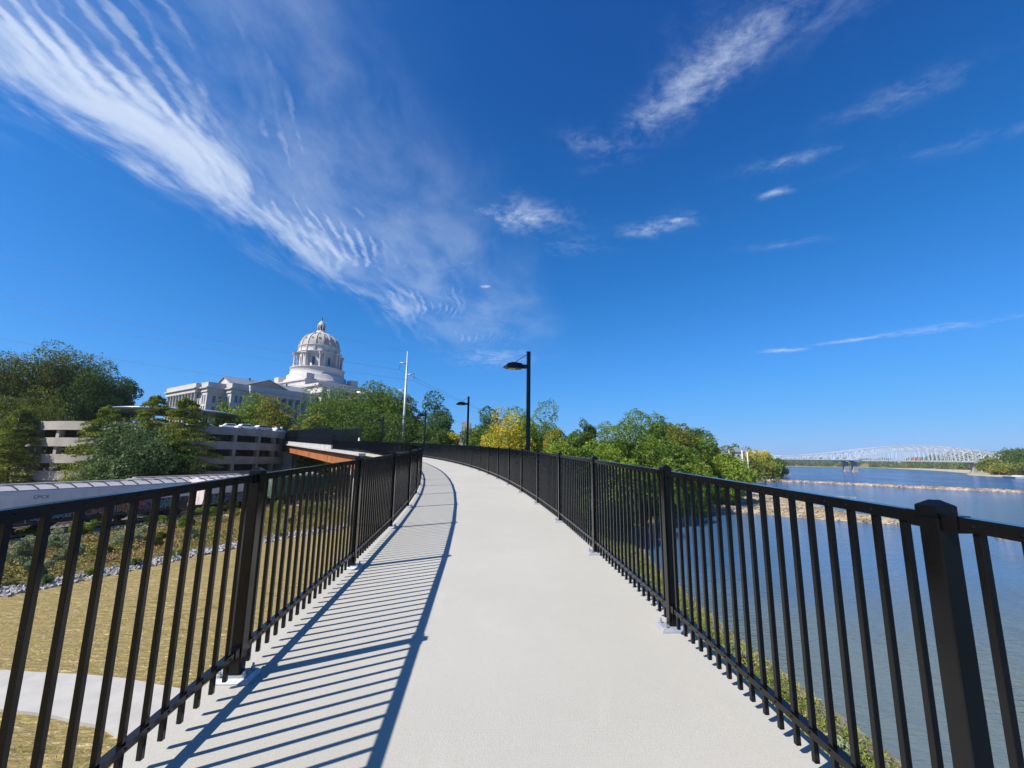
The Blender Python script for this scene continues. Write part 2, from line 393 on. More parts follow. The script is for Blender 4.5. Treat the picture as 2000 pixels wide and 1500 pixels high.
def ground(px, py):
    px = np.asarray(px, float); py = np.asarray(py, float)
    sh = px.shape; px = px.ravel(); py = py.ravel()
    inl = inside(px, py, LANDL); inr = inside(px, py, LANDR)
    dl = seg_dist(px, py, SH) * np.where(inl, 1, -1); dr = seg_dist(px, py, FB) * np.where(inr, 1, -1)
    q = (px - TA.x) * TNv.x + (py - TA.y) * TNv.y
    q2 = q + np.maximum(0, py - 110) * 0.5
    hill = sstep(q2, 58, 150) * 19.0
    top = -8.0 + 0.5 * sstep(q, -12, 0) + hill
    far = sstep(py, 500, 1400)
    top = top + far * sstep(dl, 60, 500) * 12
    n1 = np.sin(px * .21 + 1.3) * np.sin(py * .17) * .18 + np.sin(px * .053 + py * .041) * .35 * sstep(np.hypot(px, py), 40, 120)
    zl = np.minimum(top + n1, -11.0 + np.maximum(dl, 0) * (0.30 + 0.0 * dl) + 0.0)
    zl = np.where(dl < 9, np.minimum(zl, -11.0 + 0.35 * dl), zl)
    zr = np.minimum(-7.0 + n1 + sstep(dr, 80, 900) * 14, -11.0 + np.maximum(dr, 0) * 0.05)
    z = np.where(dl > 0, zl, np.where(dr > 0, zr, -11 - np.minimum(np.minimum(-dl, -dr) * .2, 1.5)))
    return z.reshape(sh)
def gz(x, y): return float(ground(np.array([x]), np.array([y]))[0])
def graded(lo, hi, c, fine, grow):
    out = [c]; s_ = fine
    while out[-1] < hi: out.append(out[-1] + s_); s_ = fine if abs(out[-1] - c) < 60 else s_ * grow
    neg = [c]; s_ = fine
    while neg[-1] > lo: neg.append(neg[-1] - s_); s_ = fine if abs(neg[-1] - c) < 60 else s_ * grow
    return np.array(sorted(set(neg + out)))
gx = graded(-7000, 7000, 0, 1.5, 1.035); gy = graded(-380, 9000, 45, 1.5, 1.03)
XX, YY = np.meshgrid(gx, gy); ZZ = ground(XX, YY)
nx_, ny_ = len(gx), len(gy)
V = np.stack([XX.ravel(), YY.ravel(), ZZ.ravel()], 1)
idx = np.arange(nx_ * ny_).reshape(ny_, nx_)
Q = np.stack([idx[:-1, :-1], idx[:-1, 1:], idx[1:, 1:], idx[1:, :-1]], -1).reshape(-1, 4)
def npmesh(name, V, Q, mat, smooth=True, attr=None):
    me = bpy.data.meshes.new(name); k = Q.shape[1]
    me.vertices.add(len(V)); me.vertices.foreach_set('co', V.astype(np.float32).ravel())
    me.loops.add(Q.size); me.loops.foreach_set('vertex_index', Q.astype(np.int32).ravel())
    me.polygons.add(len(Q)); me.polygons.foreach_set('loop_start', np.arange(0, Q.size, k, dtype=np.int32))
    me.polygons.foreach_set('loop_total', np.full(len(Q), k, np.int32))
    me.polygons.foreach_set('use_smooth', np.full(len(Q), smooth))
    me.materials.append(mat)
    if attr is not None:
        a = me.attributes.new('leaf', 'FLOAT', 'FACE'); a.data.foreach_set('value', attr.astype(np.float32))
    me.update(); me.validate(); return me
# ground material: dry lawn, meadow, ballast, dirt and mud by place
m, nt, b = newmat('ground cover', 0.95, 0, 0.15); p = pos(nt)
sp = nt.node('ShaderNodeSeparateXYZ'); nt.link(p, sp.inputs[0]); X_, Y_, Z_ = sp.outputs
wob = nt.math('MULTIPLY', nt.math('SUBTRACT', nt.noise(p, 0.25, 3), .5), 4.0)
qd = nt.math('ADD', nt.math('MULTIPLY', nt.math('SUBTRACT', X_, TA.x), TNv.x), nt.math('MULTIPLY', nt.math('SUBTRACT', Y_, TA.y), TNv.y))
# lawn
l1 = nt.mapr(nt.noise(nt.scale(p, (0.5, 1.8, 1)), 1.0, 5, .65), .32, .68)
l2 = nt.mapr(nt.noise(nt.scale(p, (1.6, 5.5, 3), (0, 0, -.3)), 1.0, 5, .75, .6), .40, .62); l3 = nt.mapr(nt.noise(nt.scale(p, (1.2, 3.0, 1), (0, 0, .2)), 1.0, 5, .7), .50, .66); l4 = nt.mapr(nt.noise(nt.scale(p, (6, 16, 3)), 1.0, 4, .7), .3, .7)
l5 = nt.mapr(nt.noise(p, 0.16, 3), .42, .62)
lawn = nt.mix(l1, (0.45, 0.325, 0.125), (0.34, 0.28, 0.085))
lawn = nt.mix(nt.math('MULTIPLY', l2, .7), lawn, (0.58, 0.43, 0.23)); lawn = nt.mix(nt.math('MULTIPLY', l4, .28), lawn, (0.17, 0.125, 0.05))
lawn = nt.mix(nt.math('MULTIPLY', l3, nt.math('MULTIPLY_ADD', l5, .55, .25)), lawn, (0.15, 0.15, 0.035))
mead = nt.mix(nt.mapr(nt.noise(p, .8, 5), .35, .65), (0.20, 0.19, 0.055), (0.36, 0.27, 0.11))
ball = nt.mix(nt.mapr(nt.noise(p, 6, 4), .3, .7), (0.13, 0.12, 0.115), (0.30, 0.27, 0.25))
dirt = nt.mix(nt.mapr(nt.noise(p, 1.2, 6), .3, .7), (0.32, 0.22, 0.14), (0.42, 0.32, 0.22))
wood = nt.mix(nt.mapr(nt.noise(p, .5, 5), .3, .7), (0.05, 0.06, 0.02), (0.12, 0.11, 0.05))
ql = nt.math('ADD', nt.math('MULTIPLY', nt.math('ADD', X_, 29.9), -0.928), nt.math('MULTIPLY', nt.math('SUBTRACT', Y_, 28.0), 0.366))
c = nt.mix(nt.mapr(ql, -.3, .3), lawn, mead)
c = nt.mix(nt.mapr(nt.math('ADD', qd, nt.math('MULTIPLY', wob, .15)), -4.6, -3.8), c, ball)
c = nt.mix(nt.mapr(nt.math('ADD', qd, wob), 16, 20), c, dirt)
c = nt.mix(nt.mapr(nt.math('ADD', qd, wob), 62, 72), c, wood)
c = nt.mix(nt.mapr(nt.math('ADD', Y_, wob), 66, 76), c, nt.mix(nt.mapr(qd, -4.6, -4.0), wood, c))
c = nt.mix(nt.mapr(nt.math('ADD', X_, nt.math('MULTIPLY', wob, .5)), 5, 8), c, nt.mix(nt.mapr(nt.noise(p, 1.5, 5), .35, .65), (0.13, 0.15, 0.04), (0.30, 0.23, 0.10)))
mud = nt.mix(nt.mapr(nt.noise(p, .9, 5), .3, .7), (0.22, 0.17, 0.12), (0.42, 0.35, 0.26))
c = nt.mix(nt.mapr(nt.math('ADD', Z_, nt.math('MULTIPLY', wob, .12)), -10.4, -10.9), c, mud)
nt.link(c, b.inputs['Base Color'])
bump(nt, b, nt.math('ADD', nt.noise(p, 7, 4), l2), 0.8, 0.12)
g_ = bpy.data.objects.new('ground', npmesh('ground', V, Q, m)); COL.objects.link(g_); tag(g_, kind='structure')

# river
m, nt, b = newmat('river water', 0.09, 0, 0.38); p = pos(nt)
b.inputs['IOR'].default_value = 1.33
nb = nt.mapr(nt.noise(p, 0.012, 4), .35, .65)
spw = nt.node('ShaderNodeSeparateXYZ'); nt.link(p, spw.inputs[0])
sky_far = nt.mapr(nt.math('ADD', spw.outputs[1], nt.math('MULTIPLY', spw.outputs[0], .75)), 250, 400)
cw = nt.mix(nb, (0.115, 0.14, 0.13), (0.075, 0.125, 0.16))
sky_mid = nt.mapr(nt.math('ADD', nt.math('ADD', spw.outputs[1], nt.math('MULTIPLY', spw.outputs[0], .5)), nt.math('MULTIPLY', nb, 16)), 34, 75)
cw = nt.mix(nt.math('MULTIPLY', sky_mid, .75), cw, (0.03, 0.105, 0.235))  # blue sky reflection painted into the base colour at middle distance
cw = nt.mix(nt.math('MULTIPLY', sky_far, .9), cw, (0.008, 0.06, 0.21))  # far water: reflected sky blue put into the base colour
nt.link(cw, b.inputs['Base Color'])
calm = nt.mapr(nt.noise(nt.scale(p, (0.03, 0.012, 1), (0, 0, .5)), 1.0, 4, .6), .38, .6)
h1 = nt.noise(nt.scale(p, (1.0, 2.6, 1), (0, 0, R(-24))), 1.0, 3, .6, .3)
h2 = nt.noise(nt.scale(p, (3.5, 8.5, 1), (0, 0, R(-18))), 1.0, 2, .5)
h3 = nt.noise(nt.scale(p, (0.15, 0.4, 1), (0, 0, R(-20))), 1.0, 3, .5)
hh = nt.math('ADD', nt.math('ADD', nt.math('MULTIPLY', h1, 1.8), nt.math('MULTIPLY', h2, .28)), nt.math('MULTIPLY', h3, 2.6))
hh = nt.math('MULTIPLY', hh, nt.math('MULTIPLY_ADD', calm, .7, .3))
bump(nt, b, hh, 0.9, 0.24)
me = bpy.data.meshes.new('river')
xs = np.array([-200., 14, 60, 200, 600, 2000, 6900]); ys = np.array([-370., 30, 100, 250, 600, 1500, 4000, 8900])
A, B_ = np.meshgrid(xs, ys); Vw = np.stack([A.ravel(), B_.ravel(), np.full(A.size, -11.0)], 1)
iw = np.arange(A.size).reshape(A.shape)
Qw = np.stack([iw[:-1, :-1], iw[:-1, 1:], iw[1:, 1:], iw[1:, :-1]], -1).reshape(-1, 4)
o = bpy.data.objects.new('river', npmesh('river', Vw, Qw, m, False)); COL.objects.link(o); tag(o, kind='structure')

# ------------------------------------------------------------------ path alignment (right-hand rail line; s metres from a post)
STEP = 2.6; DS = 0.1
def theta(s): return R(min(33.0, 3.7 + 1.42 / 2.6 * (s - 1.3))) if s > 0.6 else R(3.35)
_tab = {}
def _mk():
    x, y = 1.417, 4.128; _tab[0] = (x, y)
    for i in range(0, 1700):
        t = theta((i + .5) * DS); x -= DS * math.sin(t); y += DS * math.cos(t); _tab[i + 1] = (x, y)
    x, y = 1.417, 4.128
    for i in range(0, -200, -1):
        t = theta((i - .5) * DS); x += DS * math.sin(t); y -= DS * math.cos(t); _tab[i - 1] = (x, y)
_mk()
def PZ(s): return -1.425 + 0.0388 * s
def P(s, off=0.0, dz=0.0):
    """point on the deck at station s, off metres to the left of the right-hand rail"""
    k = s / DS; i = math.floor(k); f = k - i; a = _tab[i]; c = _tab[i + 1]; t = theta(s)
    return Vector((a[0] + (c[0] - a[0]) * f - off * math.cos(t), a[1] + (c[1] - a[1]) * f - off * math.sin(t), PZ(s) - 0.006 * off + dz))
W = 3.30; EDGE = 0.15
S0, S1, SEND = -14.0, 70.5, 143.0        # start, start of the rail crossing, far abutment
def frange(a, b, st):
    n = max(1, int(round((b - a) / st))); return [a + (b - a) * i / n for i in range(n + 1)]
# deck
deck = MB()
deck.sweep([[P(s, -EDGE, 0), P(s, W + EDGE, 0), P(s, W + EDGE, -.28), P(s, W - .5, -.45), P(s, .5, -.45), P(s, -EDGE, -.28)] for s in frange(S0, SEND, 0.65)])
do = deck.build('path', M['deck']); tag(do, kind='structure')

# ------------------------------------------------------------------ railings
postm = MB(); PW = 0.075
postm.box((0, 0, 0.03 + 1.33 / 2), (PW, PW, 1.33)); post_me = postm.mesh('post', M['black'], 0.004)
capm = MB(); hw = 0.0405
ring = lambda h, z: [Vector((-h, -h, z)), Vector((h, -h, z)), Vector((h, h, z)), Vector((-h, h, z))]
capm.sweep([ring(hw, 1.338), ring(hw, 1.374), ring(.037, 1.378), ring(.010, 1.396)]); cap_me = capm.mesh('post_cap', M['black'])
plm = MB(); ring2 = lambda h, k, z: [Vector((-h, -k, z)), Vector((h, -k, z)), Vector((h, k, z)), Vector((-h, k, z))]
plm.sweep([ring2(.125, .095, -.02), ring2(.125, .095, .004), ring2(.105, .078, .030)]); plate_me = plm.mesh('base_plate', M['zinc'])
btm = MB()
btm.lathe([(.015, .028), (.015, .047), (.009, .049), (.009, .066), (.003, .070)], (0, 0, 0), 6, False)
bolt_me = btm.mesh('anchor_bolt', M['bolt'])
BH = 1.262
balm = MB(); balm.box((0, 0, BH / 2), (0.026, 0.026, BH)); bal_me = balm.mesh('baluster', M['black'], 0.002)
def yaw(a, b): return math.atan2(b.y - a.y, b.x - a.x)
def railing(off, s_first, ds, s_last, label, name='guardrail', n_near=100, extra=()):
    base = P(s_first, off)
    root = empty(name, base, label, 'railing', 'railings along the path')
    stations = list(extra); s = s_first
    while s <= s_last: stations.append(s); s += ds
    side = 1 if off < 1 else -1        # direction to the walking side (left or right)
    bals = []
    for i, s in enumerate(stations):
        q = P(s, off); t = theta(s)
        po = inst('post', post_me, root, q, t); 
        c_ = bpy.data.objects.new('post_cap', cap_me); COL.objects.link(c_); c_.parent = po
        pl_ = bpy.data.objects.new('base_plate', plate_me); COL.objects.link(pl_); pl_.parent = po
        if q.y < 26:
            for (bx_, by_) in ((-.078, -.06), (.078, -.06), (.078, .06), (-.078, .06)):
                b_ = bpy.data.objects.new('anchor_bolt', bolt_me); COL.objects.link(b_); b_.parent = po; b_.location = (bx_, by_, 0)
        if i + 1 == len(stations): break
        q2 = P(stations[i + 1], off); d = (q2 - q); u = d.normalized(); inn = Vector((-u.y, u.x, 0)).normalized() * side
        a = q + u * (PW / 2); b = q2 - u * (PW / 2)
        tr = MB(); tr.beam(a + Vector((0, 0, 1.326)), b + Vector((0, 0, 1.326)), 0.042, 0.046)
        br = MB(); br.beam(a + Vector((0, 0, 0.178)), b + Vector((0, 0, 0.178)), 0.046, 0.034)
        for k in (0, 1):                      # end brackets
            e = (a + u * .028, b - u * .028)[k]
            br.beam(e - u * .028 + Vector((0, 0, .178)), e + u * .028 + Vector((0, 0, .178)), .058, .052)
            tr.beam(e - u * .028 + Vector((0, 0, 1.322)), e + u * .028 + Vector((0, 0, 1.322)), .052, .058)
        for k in range(1, 19):
            f = k / 19; r_ = q.lerp(q2, f)
            bals.append((r_ + Vector((0, 0, 0.045)), yaw(q, q2)))
            if q.y < 14:
                for (hz, rr, wd) in ((1.326, .0085, .021), (.178, .007, .023)):
                    cc = r_ + Vector((0, 0, hz)) + inn * wd
                    (tr if hz > 1 else br).tube([cc, cc + inn * .006], [rr, rr * .6], 6)
        tr.build('top_rail', M['black'], root); br.build('bottom_rail', M['black'], root)
    order = sorted(bals, key=lambda q: q[0].y * q[0].y + q[0].x * q[0].x if q[0].y > .35 else 1e6 + q[0].length)
    for (p_, r_) in order[:n_near]: inst('baluster', bal_me, root, p_, r_)
    rest = MB()
    for (p_, r_) in order[n_near:]: rest.box(p_ + Vector((0, 0, BH / 2)), (.026, .026, BH), r_)
    o = rest.build('baluster', M['black'], root); o['kind'] = 'stuff'
    return root
railing(0.0, 0.0, STEP, SEND - 1, 'black steel picket railing on the river side of the concrete path', extra=(-5.06, -2.46))
railing(W, -0.66 - 2 * STEP * 1.032, STEP * 1.032, SEND - 1, 'black steel picket railing on the lawn side, casting striped shadows on the path')

# bridge over the railway: parapets, tall screens, steel girder, piers
br = empty('footbridge_span', P(S1, W), 'footbridge span with orange weathering steel girder and pale concrete edge over the railway', 'footbridge')
for off in (-EDGE + .02, W + EDGE - .02):
    pa = MB(); sg = 1 if off > 1 else -1
    pa.sweep([[P(s, off + sg * .10, -.02), P(s, off + sg * .10, .60), P(s, off + sg * .34, .60), P(s, off + sg * .34, -.02)] for s in frange(S1, SEND, 2.6)])
    pa.build('parapet', M['fascia'], br)
sl_ = MB(); sl_.sweep([[P(s, W + .95, -.02), P(s, W + .95, -.30), P(s, -.95, -.30), P(s, -.95, -.02), P(s, -.2, -.012), P(s, W + .2, -.012)] for s in frange(52.0, SEND, 2.6)])
sl_.build('deck_slab', M['fascia'], br)
for off in (W + .25, -.25):
    gi = MB(); S2 = 55.0
    gi.sweep([[P(s, off + .02, -.46), P(s, off - .02, -.46), P(s, off - .02, -1.95), P(s, off + .02, -1.95)] for s in frange(S2, SEND, 2.6)])
    for z in (-.46, -1.97):
        gi.sweep([[P(s, off + .22, z), P(s, off - .22, z), P(s, off - .22, z + .05), P(s, off + .22, z + .05)] for s in frange(S2, SEND, 2.6)])
    for s in frange(S2 + 1, SEND - 1, 17.0):
        gi.beam(P(s, off, -.46) , P(s, off, -1.92), .40, .03)
    gi.build('girder', M['corten'], br)
for off, lab in ((W + .42, 'near'), (-.42, 'far')):
    sc_ = MB()
    sg = 1
    st_ = frange(S1, SEND, 2.5)
    for i, s in enumerate(st_):
        sc_.beam(P(s, off, .60), P(s, off, 3.35), .09, .09)
        if i + 1 < len(st_):
            s2 = st_[i + 1]
            for z in (.66, 2.0, 3.32): sc_.beam(P(s, off, z), P(s2, off, z), .05, .05)
            for k in range(1, 18):
                ss = s + (s2 - s) * k / 18; sc_.beam(P(ss, off, .66), P(ss, off, 3.32), .022, .022)
            if i % 1 == 0: 
                for k in range(0, 9): sc_.beam(P(s, off, .9 + .3 * k), P(s2, off, .9 + .3 * k), .012, .012)
    sc_.build('safety_screen', M['black'], br)
def bent(s, r=.55, cap=True):
    o_ = MB(); c_ = P(s, W / 2, -2.02); g0 = gz(c_.x, c_.y) - .3
    if cap: o_.beam(P(s, W + .9, -2.35), P(s, -.9, -2.35), 1.1, .75)
    for off in ((W + .2, -.2)):
        q = P(s, off, -2.7); o_.tube([(q.x, q.y, g0), q], r, 16)
    return o_
for s in (56.0, SEND - 3): bent(s).build('pier', M['concrete'], br)
# ramp piers below the curved path
rp = empty('approach_ramp_supports', P(30, W / 2, -2), 'round concrete columns with caps holding up the curved path', 'column row')
for s in (18.0, 30.0, 42.0):
    o_ = MB(); c_ = P(s, W / 2, -.45)
    o_.beam(P(s, W - .2, -.80), P(s, .2, -.80), .9, .68)
    o_.tube([(c_.x, c_.y, gz(c_.x, c_.y) - .3), (c_.x, c_.y, c_.z - .6)], .55, 18)
    o_.build('column', M['concrete'], rp)
# white oval tag on the far screen
q = P(S1 + .2, -.30, 1.25)
o_ = MB(); u = Vector((-math.sin(theta(S1)), math.cos(theta(S1)), 0)); nrm = Vector((-u.y, u.x, 0))
vs = []; n = 20
for k in range(n):
    t = 2 * math.pi * k / n; vs.append(q + u * .30 * math.cos(t) * 1.6 + Vector((0, 0, .62 * math.sin(t))))
vb = [v + nrm * .03 for v in vs]
o_.add(vs + vb, [tuple(range(n)), tuple(range(n, 2 * n))[::-1]] + [(i, (i + 1) % n, n + (i + 1) % n, n + i) for i in range(n)])
# the pale disc hangs on the screen
o_.beam(q + nrm * .03, q + nrm * -.1, .03, .03)
tag(o_.build('sign_disc', M['white']), 'small white oval disc hanging on the tall black bridge screen', 'sign')

# ------------------------------------------------------------------ lamp posts
def lamp(s, label, top=4.62):
    b0 = P(s, -0.20); root = empty('lamp_post', b0, label, 'lamp post', 'lamp posts on the river side of the path')
    t = theta(s); lf = Vector((-math.cos(t), -math.sin(t), 0)); f_ = Vector((-math.sin(t), math.cos(t), 0))
    def Q(l, f, z): return b0 + lf * l + f_ * f + Vector((0, 0, z))
    ax = (lf, f_, Vector((0, 0, 1)))
    m_ = MB(); m_.box(Q(0, 0, top / 2 - .15), (.12, .12, top + .3), ax=ax); m_.box(Q(0, 0, top + .01), (.13, .13, .02), ax=ax); m_.build('pole', M['black'], root)
    m_ = MB(); m_.box(Q(.02, 0, -.30), (.34, .30, .30), ax=ax); m_.box(Q(0, 0, -.02), (.26, .26, .03), ax=ax); m_.build('bracket', M['black'], root)
    zc_ = top - .50
    m_ = MB(); m_.box(Q(.14, 0, zc_), (.17, .10, .13), ax=ax); m_.build('arm', M['black'], root)
    m_ = MB()
    def rg(l, w_, z0, z1): return [Q(l, -w_ / 2, zc_ + z0), Q(l, w_ / 2, zc_ + z0), Q(l, w_ / 2 * .82, zc_ + z1), Q(l, -w_ / 2 * .82, zc_ + z1)]
    m_.sweep([rg(.215, .14, -.065, .07), rg(.25, .26, -.085, .09), rg(.42, .34, -.09, .115), rg(.60, .34, -.085, .11), rg(.72, .30, -.08, .075), rg(.80, .22, -.07, .01), rg(.86, .10, -.065, -.045)])
    hd = m_.build('lamp_head', M['black'], root)
    m_ = MB(); m_.box(Q(.56, 0, zc_ - .092), (.24, .20, .012), ax=ax); m_.build('lens', M['lampglass'], hd)
    m_ = MB(); m_.tube([Q(.06, 0, top - .08), Q(.50, 0, zc_ + .11)], .010, 6); m_.build('stay_rod', M['black'], root)
lamp(4 * STEP + .05, 'tall black lamp post nearest the camera, beside the yellow trees')
lamp(10 * STEP, 'second black lamp post along the path, next to the concrete tower')
lamp(16 * STEP, 'third black lamp post, in front of the open-crowned tree')
lamp(22.5 * STEP, 'small black lamp post lost against the dark trees near the bridge screen')

# ------------------------------------------------------------------ lawn path, ballast and tracks
def ribbon(pts, wd, dz, mat, name, n=8, kind='structure', h=0.06, follow=True):
    P2 = []; 
    for i in range(len(pts) - 1):
        p0 = Vector(pts[max(i - 1, 0)]); p1 = Vector(pts[i]); p2 = Vector(pts[i + 1]); p3 = Vector(pts[min(i + 2, len(pts) - 1)])
        for k in range(n):
            t = k / n; P2.append(0.5 * ((2 * p1) + (p2 - p0) * t + (2 * p0 - 5 * p1 + 4 * p2 - p3) * t * t + (3 * p1 - p0 - 3 * p2 + p3) * t ** 3))
    P2.append(Vector(pts[-1])); rings = []
    for i, q in enumerate(P2):
        d = (P2[min(i + 1, len(P2) - 1)] - P2[max(i - 1, 0)]).normalized(); nn = Vector((-d.y, d.x)) * wd / 2
        a = q + nn; c = q - nn; za = max(gz(q.x, q.y), gz(a.x, a.y), gz(c.x, c.y)) + dz
        rings.append([Vector((a.x, a.y, za)), Vector((c.x, c.y, za)), Vector((c.x, c.y, za - h - .3)), Vector((a.x, a.y, za - h - .3))])
    o_ = MB(); o_.sweep(rings); o2 = o_.build(name, mat); tag(o2, kind=kind); return o2
M['walk'] = simple('pale walk concrete', (0.40, 0.375, 0.335), 0.08, 1.0, 0.85)
ribbon([(-60, 19.5), (-40, 18.5), (-28, 17.6), (-18.5, 16.95), (-14.9, 16.65), (-12.9, 16.2), (-11.3, 15.7), (-9.6, 14.4), (-7, 10.5), (-4.5, 4), (-3, -3), (-2, -14)], 2.35, .03, M['walk'], 'lawn_path')
def TP(t, off=0.0, z=0.0):
    q = TA + TU * t + TNv * off; return Vector((q.x, q.y, z))
TZ = -7.25
for off, nm in ((0.0, 'track_bed'), (5.2, 'track_bed')):
    o_ = MB(); o_.sweep([[TP(t, off + 1.3, TZ - .12), TP(t, off - 1.3, TZ - .12), TP(t, off - 2.4, TZ - .8), TP(t, off + 2.4, TZ - .8)] for t in frange(-60, 110, 10)])
    tag(o_.build(nm, simple('ballast stone', (0.22, 0.20, 0.19), .4, 5, .95, bumps=.8, bscale=12, bd=.08)), kind='structure')
rl = empty('railway_track', TP(0, 0, TZ), 'railway track with steel rails beside the meadow, under the freight cars', 'railway track', 'railway tracks')
rl2 = empty('railway_track', TP(0, 5.2, TZ), 'second railway track farther from the meadow, behind the first freight cars', 'railway track', 'railway tracks')
for rr_, off in ((rl, 0.0), (rl2, 5.2)):
    for sx in (-.75, .75):
        o_ = MB(); o_.beam(TP(-60, off + sx, TZ + .07), TP(110, off + sx, TZ + .07), .07, .15); o_.build('rail', M['railsteel'], rr_)
    o_ = MB()
    for t in frange(-30, 100, .6): o_.beam(TP(t, off - 1.25, TZ - .06), TP(t, off + 1.25, TZ - .06), .22, .14)
    oo = o_.build('sleepers', M['bark'], rr_); oo['kind'] = 'stuff'
# pale service strip beside the track
o_ = MB(); o_.sweep([[TP(t, -3.6, -7.42), TP(t, -5.0, -7.44), TP(t, -5.0, -7.9), TP(t, -3.6, -7.9)] for t in frange(-60, 60, 8)])
tag(o_.build('service_strip', simple('pale gravel', (0.52, 0.48, 0.43), .15, 3, .95)), kind='structure')

# ------------------------------------------------------------------ freight cars
def wheels(root, t, off=0.0):
    for tt in (t - .9, t + .9):
        o_ = MB(); 
        for sx in (-.75, .75): o_.tube([TP(tt, off + sx - .07, TZ + .60), TP(tt, off + sx + .07, TZ + .60)], .46, 18)
        o_.tube([TP(tt, off - .9, TZ + .6), TP(tt, off + .9, TZ + .6)], .08, 8)
        o_.build('wheelset', M['dark'], root)
    o_ = MB()
    for sx in (-1.05, 1.05):
        o_.beam(TP(t - 1.25, off + sx, TZ + .62), TP(t + 1.25, off + sx, TZ + .62), .12, .2); o_.beam(TP(t - .35, off + sx, TZ + .5), TP(t + .35, off + sx, TZ + .5), .16, .5)
    o_.build('truck_frame', M['dark'], root)
def section(t, prof, off=0.0): return [TP(t, off + a, TZ + z) for a, z in prof]
rnd = random.Random(4)
def graffiti(root, t0, t1, z0, z1, cols, side=-1.64, seed=1, off=0.0):
    """spray painted tag: overlapping fat strokes, each shape outlined, no readable word"""
    rg = random.Random(seed); t = t0; k = 0; nrm_ = Vector((-TNv.x, -TNv.y, 0))
    while t < t1:
        w_ = rg.uniform(.75, 1.2); col = cols[int(k / 2) % len(cols)]; k += 1; h_ = z1 - z0
        gp = lambda i, j: (t + w_ * (.12 + .38 * i) + rg.uniform(-.06, .06), z0 + h_ * (.16 + .34 * j) + rg.uniform(-.05, .05))
        pt_ = {(i, j): gp(i, j) for i in range(3) for j in range(3)}
        path = [(0, 0)]; 
        for q_ in range(rg.choice((4, 5))):
            i, j = path[-1]; c_ = [(a, b_) for a in range(3) for b_ in range(3) if (a, b_) not in path and abs(a - i) <= 1 + (q_ % 2) and abs(b_ - j) >= (1 if q_ % 2 == 0 else 0)]
            if not c_: break
            path.append(rg.choice(c_))
        for wd, dep, mt in ((.34, .004, 'g_cream'), (.22, .009, 'g_' + col)):
            o_ = MB()
            for a, b_ in zip(path[:-1], path[1:]):
                A_ = TP(pt_[a][0], off + side - dep, TZ + pt_[a][1]); B_ = TP(pt_[b_][0], off + side - dep, TZ + pt_[b_][1]); e_ = (B_ - A_).normalized() * wd * .45
                o_.beam(A_ - e_, B_ + e_, wd, .008 + .0004 * (k % 7), nrm_)
            o_.build('graffiti_letter', M[mt], root)
        t += w_ * rg.uniform(.72, .9)
